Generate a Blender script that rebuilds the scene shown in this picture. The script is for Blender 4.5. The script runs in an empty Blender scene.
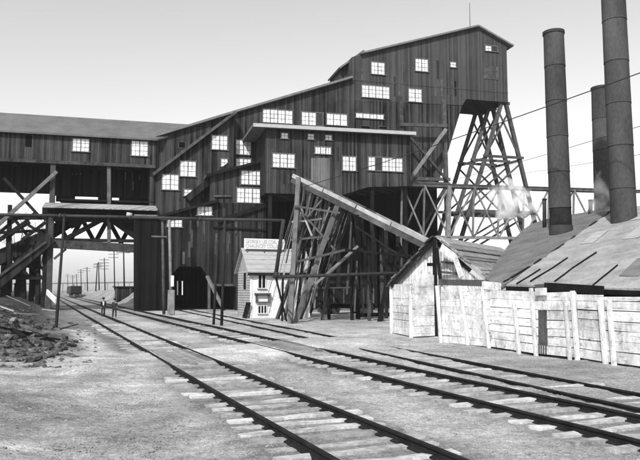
import bpy, bmesh, math, random
from mathutils import Vector, Matrix, noise
random.seed(11)
R = math.radians
sc = bpy.context.scene
COL = sc.collection

# ------------------------------------------------------------------ camera
CAM_H, FPX, W0, H0, HOR = 2.3, 670.0, 640.0, 460.0, 290.0
PITCH = math.atan((HOR - H0/2)/FPX)
cam_d = bpy.data.cameras.new('camera'); cam = bpy.data.objects.new('camera', cam_d); COL.objects.link(cam)
cam.location = (0, 0, CAM_H); cam.rotation_euler = (math.pi/2 + PITCH, 0, 0)
cam_d.sensor_width = 36.0; cam_d.lens = 36.0*FPX/W0; cam_d.clip_end = 6000; cam_d.clip_start = 0.1
sc.camera = cam

# ------------------------------------------------------------------ sky, sun, exposure (a black and white photograph)
SUN_EL, SUN_AZ = R(42), math.atan2(-0.30, -0.95)
S = Vector((math.sin(SUN_AZ)*math.cos(SUN_EL), math.cos(SUN_AZ)*math.cos(SUN_EL), math.sin(SUN_EL)))
w = bpy.data.worlds.new('World'); sc.world = w; w.use_nodes = True
nt = w.node_tree; nt.nodes.clear()
sky = nt.nodes.new('ShaderNodeTexSky'); sky.sky_type = 'NISHITA'; sky.sun_disc = False
sky.sun_elevation = SUN_EL; sky.sun_rotation = SUN_AZ; sky.dust_density = 1.0; sky.air_density = 1.0; sky.ozone_density = 0.0
bw = nt.nodes.new('ShaderNodeSeparateColor')   # old blue-sensitive plate: sky tone is its blue channel
bg = nt.nodes.new('ShaderNodeBackground'); wo = nt.nodes.new('ShaderNodeOutputWorld')
nt.links.new(sky.outputs[0], bw.inputs[0]); nt.links.new(bw.outputs[2], bg.inputs[0]); nt.links.new(bg.outputs[0], wo.inputs[0])
bg.inputs[1].default_value = 0.11
sun_d = bpy.data.lights.new('sun', 'SUN'); sun_d.energy = 3.2; sun_d.angle = R(1.5); sun_d.color = (1, 1, 1)
sun = bpy.data.objects.new('sun', sun_d); COL.objects.link(sun); sun.rotation_euler = S.to_track_quat('Z', 'Y').to_euler()
sc.cycles.volume_bounces = 3
sc.view_settings.view_transform = 'Standard'; sc.view_settings.look = 'None'
sc.view_settings.exposure = 0.65; sc.view_settings.gamma = 1.0

# ------------------------------------------------------------------ pixel -> place
FW = Vector((0, math.cos(PITCH), math.sin(PITCH))); UP = Vector((0, -math.sin(PITCH), math.cos(PITCH)))
def ray(px, py): return FW*FPX + Vector((px - W0/2, 0, 0)) + UP*(H0/2 - py)
CP = Vector((0, 0, CAM_H))
def G(px, py, z=0.0):
    r = ray(px, py); return CP + r*((z - CAM_H)/r.z)
def D(px, py, d):                     # point at depth d (world y)
    r = ray(px, py); return CP + r*(d/r.y)
class Frame:
    def __init__(s, o, ang):
        s.o = Vector((o[0], o[1], 0)); s.E = Vector((math.cos(ang), math.sin(ang), 0)); s.N = Vector((math.sin(ang), -math.cos(ang), 0)); s.ang = ang
    def pt(s, u, o, z): return s.o + s.E*u + s.N*o + Vector((0, 0, z))
    def px(s, x, y, off):
        r = ray(x, y); t = (s.o + s.N*off - CP).dot(s.N)/r.dot(s.N); p = CP + r*t
        return ((p - s.o).dot(s.E), p.z)
FA = Frame(G(185, 309.5), R(15))

# ------------------------------------------------------------------ materials (greys: the photograph is monochrome)
MATS = {}
def new_mat(name):
    m = bpy.data.materials.new(name); m.use_nodes = True; n = m.node_tree.nodes; n.clear()
    o = n.new('ShaderNodeOutputMaterial'); b = n.new('ShaderNodeBsdfPrincipled'); m.node_tree.links.new(b.outputs[0], o.inputs[0])
    MATS[name] = m
    return m, n, m.node_tree.links, b
def ramp(n, l, src, lo, hi, a=0.3, b=0.7):
    r = n.new('ShaderNodeMapRange'); l.new(src, r.inputs[0]); r.inputs[1].default_value = a; r.inputs[2].default_value = b
    r.inputs[3].default_value = lo; r.inputs[4].default_value = hi; return r.outputs[0]
def math_n(n, l, op, a, b=None):
    m = n.new('ShaderNodeMath'); m.operation = op
    for i, v in enumerate((a, b)):
        if v is None: continue
        if isinstance(v, (int, float)): m.inputs[i].default_value = v
        else: l.new(v, m.inputs[i])
    return m.outputs[0]
def noise_n(n, l, scale, detail=5, vec=None, rough=0.6):
    t = n.new('ShaderNodeTexNoise'); t.inputs['Scale'].default_value = scale; t.inputs['Detail'].default_value = detail; t.inputs['Roughness'].default_value = rough
    if vec is not None: l.new(vec, t.inputs['Vector'])
    return t.outputs[0]
def gcol(n, l, val, b):
    c = n.new('ShaderNodeCombineColor')
    for i in range(3): l.new(val, c.inputs[i])
    l.new(c.outputs[0], b.inputs['Base Color'])
def bump(n, l, h, b, strength=0.5, dist=0.02):
    bp = n.new('ShaderNodeBump'); bp.inputs['Strength'].default_value = strength; bp.inputs['Distance'].default_value = dist
    l.new(h, bp.inputs['Height']); l.new(bp.outputs[0], b.inputs['Normal'])
def spec(b, rough, s=0.3):
    b.inputs['Roughness'].default_value = rough; b.inputs['Specular IOR Level'].default_value = s if rough < 0.7 else s*0.2

def m_rough(name, lo, hi, scale=2.0, rough=0.9, fine=30.0, piece=0.0, stretch=None, bstr=0.4, bd=0.02):
    """noisy stone / timber / iron; piece = tone difference between separate pieces"""
    m, n, l, b = new_mat(name); spec(b, rough)
    g = n.new('ShaderNodeNewGeometry'); v = g.outputs['Position']
    if stretch:
        vm = n.new('ShaderNodeVectorMath'); vm.operation = 'MULTIPLY'; l.new(v, vm.inputs[0]); vm.inputs[1].default_value = stretch; v = vm.outputs[0]
    a = noise_n(n, l, scale, 5, v); f = noise_n(n, l, fine, 4, v)
    t = math_n(n, l, 'ADD', math_n(n, l, 'MULTIPLY', a, 0.62), math_n(n, l, 'MULTIPLY', f, 0.38))
    val = ramp(n, l, t, lo, hi, 0.34, 0.66)
    if piece:
        oi = n.new('ShaderNodeObjectInfo')
        val = math_n(n, l, 'MULTIPLY', val, ramp(n, l, oi.outputs['Random'], 1-piece, 1+piece, 0, 1))
    gcol(n, l, val, b); bump(n, l, f, b, bstr, bd); return m
def m_boards(name, lo, hi, width=0.28, axis=(1, 0, 0), along=(0, 0, 1), gap=0.45, rough=0.9, stain=0.6, piece=0.0, spv=0.04):
    """boarding: tone per board, dark joint lines, weather streaks that run along the boards"""
    m, n, l, b = new_mat(name); spec(b, rough, spv)
    g = n.new('ShaderNodeNewGeometry'); pos = g.outputs['Position']
    dn = n.new('ShaderNodeVectorMath'); dn.operation = 'DOT_PRODUCT'; l.new(pos, dn.inputs[0]); dn.inputs[1].default_value = axis
    u = math_n(n, l, 'DIVIDE', dn.outputs['Value'], width)
    fl = math_n(n, l, 'FLOOR', u); fr = math_n(n, l, 'FRACT', u)
    wn = n.new('ShaderNodeTexWhiteNoise'); wn.noise_dimensions = '1D'; l.new(fl, wn.inputs['W'])
    d2 = n.new('ShaderNodeVectorMath'); d2.operation = 'DOT_PRODUCT'; l.new(pos, d2.inputs[0]); d2.inputs[1].default_value = along
    cv = n.new('ShaderNodeCombineXYZ'); l.new(math_n(n, l, 'MULTIPLY', u, 1.3), cv.inputs[0]); l.new(math_n(n, l, 'MULTIPLY', d2.outputs['Value'], 0.35), cv.inputs[1]); l.new(wn.outputs['Value'], cv.inputs[2])
    streak = noise_n(n, l, 1.0, 6, cv.outputs[0], 0.7)
    big = noise_n(n, l, 0.22, 4, pos)
    t = math_n(n, l, 'ADD', math_n(n, l, 'MULTIPLY', wn.outputs['Value'], 0.33), math_n(n, l, 'ADD', math_n(n, l, 'MULTIPLY', streak, stain), math_n(n, l, 'MULTIPLY', big, 0.45)))
    val = ramp(n, l, t, lo, hi, 0.46, 0.94)
    j = math_n(n, l, 'LESS_THAN', fr, 0.09)
    val = math_n(n, l, 'MULTIPLY', val, math_n(n, l, 'SUBTRACT', 1.0, math_n(n, l, 'MULTIPLY', j, gap)))
    if piece:
        oi = n.new('ShaderNodeObjectInfo')
        val = math_n(n, l, 'MULTIPLY', val, ramp(n, l, oi.outputs['Random'], 1-piece, 1+piece, 0, 1))
    gcol(n, l, val, b)
    bump(n, l, math_n(n, l, 'SUBTRACT', math_n(n, l, 'MULTIPLY', streak, 0.4), j), b, 0.6, 0.02)
    return m
EN = tuple(FA.E*1.0 + FA.N*0.8)
m_boards('breaker_boards', 0.006, 0.075, 0.23, EN, gap=0.5)
m_boards('head_boards', 0.034, 0.085, 0.23, EN, gap=0.4, stain=0.55)  # paler than the breaker below: haze over the head put into the colour
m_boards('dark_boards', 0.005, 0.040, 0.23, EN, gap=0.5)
m_boards('near_black_boards', 0.003, 0.014, 0.23, EN, gap=0.4)  # near-black version of the breaker boarding
m_boards('pale_boards', 0.05, 0.15, 0.28, EN, gap=0.5, stain=0.9)
m_rough('roof_boards', 0.085, 0.145, 0.6, 0.9, 7)
m_boards('awning_sheet', 0.13, 0.40, 0.24, EN, gap=0.55)
m_rough('roof_felt', 0.11, 0.20, 1.2, 0.9, 14)
m_rough('pale_fascia', 0.30, 0.46, 3.0, 0.9, 20, stretch=(1, 1, 4))
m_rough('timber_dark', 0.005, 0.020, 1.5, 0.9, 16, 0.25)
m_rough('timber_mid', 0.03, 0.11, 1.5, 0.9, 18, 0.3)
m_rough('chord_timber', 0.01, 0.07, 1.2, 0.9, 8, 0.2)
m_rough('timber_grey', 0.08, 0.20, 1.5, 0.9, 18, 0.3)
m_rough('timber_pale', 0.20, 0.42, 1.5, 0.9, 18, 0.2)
m_rough('shingle', 0.03, 0.16, 2.5, 0.95, 12, 0.45, bstr=1.0, bd=.05)
m_rough('pole_dark', 0.014, 0.035, 1.5, 0.9, 20, 0.1)
m_rough('frame_paint', 0.07, 0.16, 3.0, 0.7, 20)
m_rough('tie_timber', 0.14, 0.52, 1.3, 0.95, 9, 0.35, bstr=0.8, bd=0.03)
m_rough('rail_side', 0.010, 0.03, 4, 0.85, 40)
m_rough('iron', 0.02, 0.05, 3, 0.75, 30)
m_rough('stack_iron', 0.035, 0.085, 0.8, 0.7, 12, 0.1, stretch=(1, 1, 0.35))
m_rough('stack_soot', 0.006, 0.03, 1.2, 0.8, 14)
m_rough('clod', 0.03, 0.12, 3, 0.95, 20)
m_rough('stack_band', 0.03, 0.06, 2, 0.7, 20)
m_rough('rock', 0.012, 0.15, 1.6, 0.95, 12, 0.45, bstr=0.8, bd=0.04)
m_rough('gravel', 0.12, 0.34, 6, 0.95, 30)
m_rough('coal', 0.008, 0.02, 3, 0.6, 20)
m_rough('plank_grey', 0.12, 0.30, 2.5, 0.95, 25, 0.3)
m_rough('cloth_black', 0.010, 0.022, 8, 0.9, 60)
m_rough('cloth_grey', 0.02, 0.05, 8, 0.9, 60)
m_rough('cloth_white', 0.45, 0.6, 8, 0.9, 60)
m_rough('skin', 0.22, 0.3, 8, 0.6, 60)
m_rough('bark', 0.03, 0.08, 4, 0.9, 30)
m_rough('lettering', 0.20, 0.34, 6, 0.9, 40)
m_rough('sign_paint', 0.62, 0.74, 3, 0.8, 24)
m_rough('steel_shine', 0.12, 0.22, 3, 0.35, 40)
m_rough('white_rail', 0.5, 0.7, 3, 0.8, 20)
def m_whitewash(name, lo, hi, piece=0.12, peel=0.10, grain=None):
    m, n, l, b = new_mat(name); spec(b, 0.85)
    g = n.new('ShaderNodeNewGeometry'); pos = g.outputs['Position']
    vm = n.new('ShaderNodeVectorMath'); vm.operation = 'MULTIPLY'; l.new(pos, vm.inputs[0]); vm.inputs[1].default_value = (2.2, 2.2, 1.0)
    a = noise_n(n, l, 1.1, 7, vm.outputs[0], 0.7); f = noise_n(n, l, 9, 6, pos, 0.7); s = noise_n(n, l, 3.2, 6, pos, 0.75)
    val = ramp(n, l, a, lo, hi, 0.3, 0.6)
    dirt = ramp(n, l, s, 1.0, peel*2.2, 0.595, 0.68)
    val = math_n(n, l, 'MULTIPLY', val, dirt)
    val = math_n(n, l, 'MULTIPLY', val, ramp(n, l, f, 0.72, 1.06, 0.3, 0.6))
    if grain:
        gm = n.new('ShaderNodeVectorMath'); gm.operation = 'MULTIPLY'; l.new(pos, gm.inputs[0]); gm.inputs[1].default_value = grain
        gr = noise_n(n, l, 1.0, 5, gm.outputs[0], 0.7)
        val = math_n(n, l, 'MULTIPLY', val, ramp(n, l, gr, 0.22, 1.0, 0.30, 0.42)); f = math_n(n, l, 'ADD', f, gr)
    oi = n.new('ShaderNodeObjectInfo')
    val = math_n(n, l, 'MULTIPLY', val, ramp(n, l, oi.outputs['Random'], 1-piece, 1+piece*0.4, 0, 1))
    gcol(n, l, val, b); bump(n, l, f, b, 0.5, 0.01); return m
m_whitewash('whitewash', 0.36, 0.84, 0.20, 0.10, (1.1, 1.1, 17))
m_whitewash('whitewash_upright', 0.40, 0.84, 0.20, 0.10, (13, 13, 0.9))
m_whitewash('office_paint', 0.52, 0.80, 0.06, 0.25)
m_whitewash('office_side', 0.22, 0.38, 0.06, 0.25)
m_rough('office_roof', 0.26, 0.38, 1.5, 0.9, 20, stretch=(1, 1, 6))
# window glass: mottled near-white base colour, glossy
m, n, l, b = new_mat('pale_glass'); spec(b, 0.18, 0.6)
g_ = n.new('ShaderNodeNewGeometry'); gcol(n, l, ramp(n, l, noise_n(n, l, 2.2, 5, g_.outputs['Position']), 0.45, 0.86, 0.3, 0.55), b)
m, n, l, b = new_mat('dark_glass'); spec(b, 0.15, 0.6); b.inputs['Base Color'].default_value = (0.012, 0.012, 0.012, 1)
m, n, l, b = new_mat('painted_void'); spec(b, 1.0, 0.0); b.inputs['Base Color'].default_value = (0.006, 0.006, 0.006, 1)  # flat near-black standing in for the darkness inside openings
# roof of the boiler house
def m_patched(name, lo, hi, ax, al, width):
    m_boards(name, lo, hi, width, ax, al, gap=0.15, stain=0.8)
# ground
m, n, l, b = new_mat('dirt'); spec(b, 0.95, 0.15)
at = n.new('ShaderNodeAttribute'); at.attribute_name = 'tone'
g_ = n.new('ShaderNodeNewGeometry'); P_ = g_.outputs['Position']
a1 = noise_n(n, l, 0.8, 8, P_, 0.68); a2 = noise_n(n, l, 7, 8, P_, 0.75); a3 = noise_n(n, l, 38, 5, P_, 0.7)
vor = n.new('ShaderNodeTexVoronoi'); vor.inputs['Scale'].default_value = 16; l.new(P_, vor.inputs['Vector'])
t_ = math_n(n, l, 'ADD', math_n(n, l, 'MULTIPLY', a1, 0.40), math_n(n, l, 'ADD', math_n(n, l, 'MULTIPLY', a2, 0.42), math_n(n, l, 'MULTIPLY', a3, 0.30)))
val_ = ramp(n, l, t_, 0.28, 1.55, 0.40, 0.70)
val_ = math_n(n, l, 'MULTIPLY', val_, ramp(n, l, vor.outputs['Color'], 0.85, 1.12, 0, 1))
g1_ = noise_n(n, l, 62, 3, P_, 0.8); g2_ = noise_n(n, l, 21, 4, P_, 0.75)
val_ = math_n(n, l, 'MULTIPLY', val_, ramp(n, l, g1_, 0.55, 1.38, 0.34, 0.66))
val_ = math_n(n, l, 'MULTIPLY', val_, ramp(n, l, g2_, 0.70, 1.22, 0.36, 0.64))
val_ = math_n(n, l, 'MULTIPLY', val_, at.outputs['Fac'])
gcol(n, l, val_, b)
hh = math_n(n, l, 'ADD', math_n(n, l, 'MULTIPLY', a2, 1.0), math_n(n, l, 'MULTIPLY', a3, 0.5))
bump(n, l, hh, b, 0.9, 0.09)

# ------------------------------------------------------------------ object helpers
WLOC = {}
def put(name, me, mat, parent, loc):
    o = bpy.data.objects.new(name, me); COL.objects.link(o)
    if mat and not me.materials: me.materials.append(MATS[mat])
    WLOC[o] = Vector(loc)
    if parent is not None:
        o.parent = parent; o.location = Vector(loc) - WLOC[parent]
    else: o.location = loc
    return o
def tag(o, label, cat, group=None):
    o['label'] = label; o['category'] = cat
    if group: o['group'] = group
    return o
def thing(name, loc, label, cat, group=None):
    o = bpy.data.objects.new(name, None); COL.objects.link(o); o.location = loc; o.empty_display_size = 0.3; WLOC[o] = Vector(loc)
    return tag(o, label, cat, group)
class MB:
    def __init__(s): s.v = []; s.f = []
    def add(s, vs, fs):
        k = len(s.v); s.v += [Vector(p) for p in vs]; s.f += [[i + k for i in f] for f in fs]; return s
    def hexa(s, p):            # 8 points: bottom 4 ccw, top 4
        return s.add(p, [(3, 2, 1, 0), (4, 5, 6, 7), (0, 1, 5, 4), (1, 2, 6, 5), (2, 3, 7, 6), (3, 0, 4, 7)])
    def fbox(s, fr, u0, u1, o0, o1, z0, z1):    # o1 nearer the viewer
        return s.hexa([fr.pt(u0, o1, z0), fr.pt(u1, o1, z0), fr.pt(u1, o0, z0), fr.pt(u0, o0, z0), fr.pt(u0, o1, z1), fr.pt(u1, o1, z1), fr.pt(u1, o0, z1), fr.pt(u0, o0, z1)])
    def beam(s, a, b, w, h, up=Vector((0, 0, 1))):
        a, b = Vector(a), Vector(b); d = (b - a).normalized()
        if abs(d.dot(up)) > 0.98: up = FA.N
        x = d.cross(up).normalized()*(w/2); y = x.cross(d).normalized()*(h/2)
        return s.hexa([a - x - y, a + x - y, b + x - y, b - x - y, a - x + y, a + x + y, b + x + y, b - x + y])
    def tube(s, a, b, r0, r1=None, n=10, cap=True):
        a, b = Vector(a), Vector(b); r1 = r0 if r1 is None else r1; d = (b - a).normalized()
        t = Vector((1, 0, 0)) if abs(d.x) < 0.8 else Vector((0, 1, 0)); x = d.cross(t).normalized(); y = d.cross(x)
        vs = []
        for p, r in ((a, r0), (b, r1)):
            vs += [p + (x*math.cos(2*math.pi*i/n) + y*math.sin(2*math.pi*i/n))*r for i in range(n)]
        fs = [(i, (i+1) % n, n + (i+1) % n, n + i) for i in range(n)]
        if cap: fs += [tuple(range(n))[::-1], tuple(range(n, 2*n))]
        return s.add(vs, fs)
    def prism(s, fr, prof, o0, o1):  # profile (u,z) list, extruded from o1 (front) to o0 (back)
        k = len(prof); vs = [fr.pt(u, o1, z) for u, z in prof] + [fr.pt(u, o0, z) for u, z in prof]
        fs = [tuple(range(k)), tuple(range(k, 2*k))[::-1]] + [(i, i + k, (i+1) % k + k, (i+1) % k) for i in range(k)]
        return s.add(vs, fs)
    def mesh(s, loc=(0, 0, 0), name='m', smooth=False):
        me = bpy.data.meshes.new(name); loc = Vector(loc); me.from_pydata([p - loc for p in s.v], [], s.f)
        bm = bmesh.new(); bm.from_mesh(me); bmesh.ops.recalc_face_normals(bm, faces=bm.faces); bm.to_mesh(me); bm.free()
        if smooth:
            for p in me.polygons: p.use_smooth = len(p.vertices) == 4
        return me
    def build(s, name, mat, parent=None, smooth=False, loc=None):
        if loc is None:
            lo = [min(p[i] for p in s.v) for i in range(3)]; hi = [max(p[i] for p in s.v) for i in range(3)]
            loc = Vector(((lo[0]+hi[0])/2, (lo[1]+hi[1])/2, lo[2]))
        return put(name, s.mesh(loc, name, smooth), mat, parent, loc)
def beam(name, a, b, w, h, mat, parent): return MB().beam(a, b, w, h).build(name, mat, parent)
def pole(name, a, b, r0, r1, mat, parent, n=10): return MB().tube(a, b, r0, r1, n).build(name, mat, parent, True)
def rj(a): return random.uniform(-a, a)

# ================================================================== GROUND
vp_dir = lambda x: Vector((ray(x, HOR).x, ray(x, HOR).y, 0)).normalized()
TD = vp_dir(43); TN = Vector((TD.y, -TD.x, 0))          # along the main tracks, and to their right
CD = vp_dir(86); CN = Vector((CD.y, -CD.x, 0))
aL, aR = G(270.5, 432), G(371.5, 432)
bL, bR = G(449, 400), G(531, 400)
cL, cR = G(540, 391), G(540, 378)
A_MID, B_MID, C_MID = (aL + aR)/2, (bL + bR)/2, (cL + cR)/2
def perp(p, mid, nrm): return (Vector((p[0], p[1], 0)) - mid).dot(nrm)
def sst(a, b, x):
    t = min(1, max(0, (x - a)/(b - a))); return t*t*(3 - 2*t)
XR0, XR1 = G(120, 366), G(345, 343)
def segd(p, a, b):
    ab = b - a; t = max(0, min(1, (p - a).dot(ab)/ab.dot(ab))); return (p - a - ab*t).length
FEN0, FEN1 = G(442, 343), G(612, 365)
def ground_h(x, y):
    p = Vector((x, y, 0)); sA = perp(p, A_MID, TN); sB = perp(p, B_MID, TN); sC = perp(p, C_MID, CN)
    near = sst(160, 40, y)
    h = 0.05*noise.noise(Vector((x*0.35, y*0.35, 1)))*near + 0.05*noise.noise(Vector((x*1.3, y*1.3, 4)))*near + 0.025*noise.noise(Vector((x*4, y*4, 7)))*near
    flat = max(sst(1.9, 1.2, abs(sA)), sst(1.9, 1.2, abs(sB)))
    h *= 1 - 0.75*flat
    h += 0.125*sst(3.2, 1.6, segd(p, XR0, XR1))                                # dirt road over the rails
    h += 0.10*math.exp(-((x-2.6)/3.5)**2 - ((y-27)/4.5)**2)                      # silt over the siding
    bank = sst(-2.6, -7.5, sA)*sst(17, 34, y)*sst(260, 120, y)
    h += bank*(1.35 + 0.45*noise.noise(Vector((x*0.3, y*0.3, 9))))
    h += 0.35*sst(-2.0, -6.5, sA)*sst(22, 12, y)*(1 + 0.6*noise.noise(Vector((x*0.6, y*0.6, 2))))   # near mound on the left
    h += 0.5*math.exp(-((x+12.5)/2.6)**2 - ((y-27)/5.0)**2)                       # rubble heap
    h += sst(2.4, 6.0, sB)*sst(92, 106, y)*sst(420, 250, y)*2.3                    # bank right of the line beyond the breaker
    d = math.hypot(x, y)
    h += 0*sst(350, 1200, d)*(0.5 + 0.5*noise.noise(Vector((x*0.002, y*0.002, 3))))*sst(5, 60, abs(sA) - 40)
    return h
def strip0(p): return sst(0.7, 0.2, segd(p, G(72, 330), G(104, 356)) + .3*noise.noise(p*1.5))
def ground_tone(x, y):
    p = Vector((x, y, 0)); sA = perp(p, A_MID, TN); sB = perp(p, B_MID, TN); sC = perp(p, C_MID, CN)
    t = 0.47
    t *= 1 + 0.40*noise.noise(Vector((x*0.22, y*0.22, 5))) + 0.22*noise.noise(Vector((x*0.9, y*0.9, 6)))
    t *= 1 - .30*max(sst(1.7, 1.2, abs(sA)), sst(1.7, 1.2, abs(sB)))*sst(1.5, 3.0, segd(p, XR0, XR1))  # shadows between the ties painted into the dirt tone
    t *= 1 - .5*sst(-.95, -1.7, sA)*sst(23, 26, y)*(1 - strip0(p))
    t *= 1 - .35*sst(90, 110, y)
    if sA < -1.5 and y < 24: t *= 1 + 0.35*noise.noise(Vector((x*1.6, y*1.6, 8))) + .2*noise.noise(Vector((x*4, y*4, 8)))
    strip = strip0(p)
    t = t*(1 - strip) + strip*0.62                                               # strip of pale spilled ash beside the line
    t *= 1 - 0.68*sst(-3.0, -5.0, sA)*sst(19, 24, y)                                # coal-black bank
    t *= 1 - 0.5*sst(68, 78, y)*sst(8, 14, sB)                                    # coal dirt under the breaker
    t *= 1 + 0.25*sst(3.2, 1.4, segd(p, XR0, XR1))
    t *= 1 - 0.25*sst(14, 24, x)
    return max(0.05, t)
def make_ground():
    nx, ny = 300, 340
    kx = math.asinh(900/6.0); xs = [6.0*math.sinh(kx*(2*i/nx - 1)) for i in range(nx + 1)]
    k0, k1 = math.asinh(-26/7.0), math.asinh(1800/7.0); ys = [14 + 7.0*math.sinh(k0 + (k1 - k0)*j/ny) for j in range(ny + 1)]
    vs = [(x - 2, y, ground_h(x - 2, y)) for y in ys for x in xs]
    fs = [(j*(nx+1)+i, j*(nx+1)+i+1, (j+1)*(nx+1)+i+1, (j+1)*(nx+1)+i) for j in range(ny) for i in range(nx)]
    me = bpy.data.meshes.new('ground'); me.from_pydata(vs, [], fs)
    at = me.attributes.new('tone', 'FLOAT', 'POINT'); at.data.foreach_set('value', [ground_tone(v[0], v[1]) for v in vs])
    me.polygons.foreach_set('use_smooth', [True]*len(fs))
    o = put('ground', me, 'dirt', None, (0, 0, 0)); o['kind'] = 'structure'; return o
make_ground()
def gz(p): return ground_h(p[0], p[1])
def GG(px, py):                       # pixel -> point on the uneven ground
    z = 0.0
    for _ in range(6): p = G(px, py, z); z = 0.5*z + 0.5*gz(p)
    p = G(px, py, z); p.z = gz(p); return p

# ================================================================== RAILWAY TRACKS
def rail_mesh(L):
    prof = [(-.065, 0), (.065, 0), (.065, .018), (.012, .035), (.012, .115), (.036, .122), (.036, .155), (-.036, .155), (-.036, .122), (-.012, .115), (-.012, .035), (-.065, .018)]
    k = len(prof); n = max(2, int(L/6)); vs = []; fs = []
    for j in range(n + 1):
        y = L*j/n; wob = 0.012*math.sin(j*1.7) + 0.008*math.sin(j*0.9 + 1)
        vs += [(x + wob, y, z + 0.008*math.sin(j*2.3)) for x, z in prof]
    for j in range(n):
        fs += [(j*k + i, j*k + (i+1) % k, (j+1)*k + (i+1) % k, (j+1)*k + i) for i in range(k)]
    fs += [tuple(range(k))[::-1], tuple(range(n*k, n*k + k))]
    me = bpy.data.meshes.new('rail'); me.from_pydata(vs, [], fs)
    me.materials.append(MATS['rail_side']); me.materials.append(MATS['steel_shine'])
    for p in me.polygons:
        if p.normal.z > 0.9 and p.center.z > 0.14: p.material_index = 1
    return me
def tie_mesh():
    mb = MB(); n = 5
    vs = []; L, wd, ht = 2.55, 0.21, 0.16
    for i in range(n + 1):
        x = -L/2 + L*i/n
        for (yy, zz) in ((-wd/2, -ht), (wd/2, -ht), (wd/2, 0), (-wd/2, 0)):
            vs.append((x + rj(.02), yy + rj(.02), zz + (rj(.015) if zz == 0 else 0)))
    fs = [(3, 2, 1, 0), (n*4, n*4+1, n*4+2, n*4+3)]
    for i in range(n):
        for k in range(4): fs.append((i*4+k, i*4+(k+1) % 4, i*4+4+(k+1) % 4, i*4+4+k))
    return mb.add(vs, fs).mesh()
TIES = [tie_mesh() for _ in range(5)]
for me in TIES: me.materials.append(MATS['tie_timber'])
def track(pL, pR, dr, d0, d1, label, z0=0.0, tie_to=46, skip=None, tie_z=0.0):
    nrm = Vector((dr.y, -dr.x, 0)); mid = (pL + pR)/2; ang = math.atan2(dr.y, dr.x) - math.pi/2
    half = abs((pR - pL).dot(nrm))/2
    base = mid + dr*((d0 - mid.y)/dr.y)
    t = thing('railway_track', base, label, 'track', 'railway lines through the yard')
    for s in (-1, 1):
        o = put('rail', rail_mesh((d1 - d0)/dr.y), None, t, base + nrm*(s*half) + Vector((0, 0, z0))); o.rotation_euler.z = ang
    y = d0
    i = 0
    while y < tie_to:
        c = mid + dr*((y - mid.y)/dr.y) + nrm*rj(.10)
        z = gz(c)
        if not (skip and skip(c)):
            o = put('tie', TIES[i % 5], None, t, Vector((c.x, c.y, min(z, 0.03) + 0.04 + tie_z + rj(.012)))); o.rotation_euler = (rj(.012), rj(.01), ang + rj(.035)); i += 1
        y += random.uniform(.47, .58)
    return t
onroad = lambda c: segd(c, XR0, XR1) < 2.2
track(aL, aR, TD, 3.5, 420, 'nearest pair of rails on pale ties, sweeping left under the bridge', skip=onroad)
track(bL, bR, TD, 5.0, 420, 'second pair of rails, just beyond the dirt strip behind the nearest track', skip=onroad)
track(cL, cR, CD, 4.0, 92, 'half-buried siding running past the office into the dark arch', z0=-0.06, tie_to=24, tie_z=-0.035)
# plank crossing inside the rails
xr = thing('plank_crossing', (XR0 + XR1)/2, 'rough plank crossing sunk in dirt between the rails of two tracks', 'crossing')
plank_me = MB().hexa([(-.11, -2.1, -.05), (.11, -2.1, -.05), (.11, 2.1, -.05), (-.11, 2.1, -.05), (-.11, -2.1, .02), (.105, -2.1, .012), (.11, 2.1, .018), (-.11, 2.1, .01)]).mesh(); plank_me.materials.append(MATS['plank_grey'])
for mid in (A_MID, B_MID):
    best = min((mid + TD*(k*.25) for k in range(-60, 160)), key=lambda q: segd(q, XR0, XR1))
    for k in range(-2, 3):
        q = best + TN*(k*.26) + TD*rj(.35); o = put('plank', plank_me, None, xr, Vector((q.x, q.y, gz(q) + 0.02 + rj(.012)))); o.rotation_euler = (rj(.01), rj(.02), math.atan2(TD.y, TD.x) - math.pi/2 + rj(.02))

# loose stones over the near ground (nobody could count them)
def gravel():
    vs, fs = [], []
    def stone(p, r):
        k = len(vs); a = random.random()*6.28; ex = random.uniform(.7, 1.5); ez = random.uniform(.4, .8)
        for (dx, dy, dz) in ((1, 0, 0), (0, 1, 0), (-1, 0, 0), (0, -1, 0), (.2, .1, 1)):
            dx, dy = dx*ex, dy/ex; vs.append((p[0] + r*(dx*math.cos(a) - dy*math.sin(a))*random.uniform(.7, 1.2), p[1] + r*(dx*math.sin(a) + dy*math.cos(a))*random.uniform(.7, 1.2), p[2] + r*ez*dz - r*0.15))
        fs.extend([(k, k+1, k+4), (k+1, k+2, k+4), (k+2, k+3, k+4), (k+3, k, k+4)])
    n = 0
    while n < 16000:
        d = 7.5*math.exp(random.random()*1.75); x = (random.random() - .5)*1.15*d
        cl = noise.noise(Vector((x*0.5, d*0.5, 21)))
        if cl < random.uniform(-.4, .45): continue
        p = (x, d, ground_h(x, d)); stone(p, random.uniform(.008, .028)*(1.6 if random.random() < .06 else 1)); n += 1
    me = bpy.data.meshes.new('loose_gravel'); me.from_pydata(vs, [], fs)
    o = put('loose_gravel', me, 'gravel', None, (0, 0, 0)); o['kind'] = 'stuff'; o['label'] = 'loose gravel and clinker scattered over the dirt'; o['category'] = 'gravel'
gravel()

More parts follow.
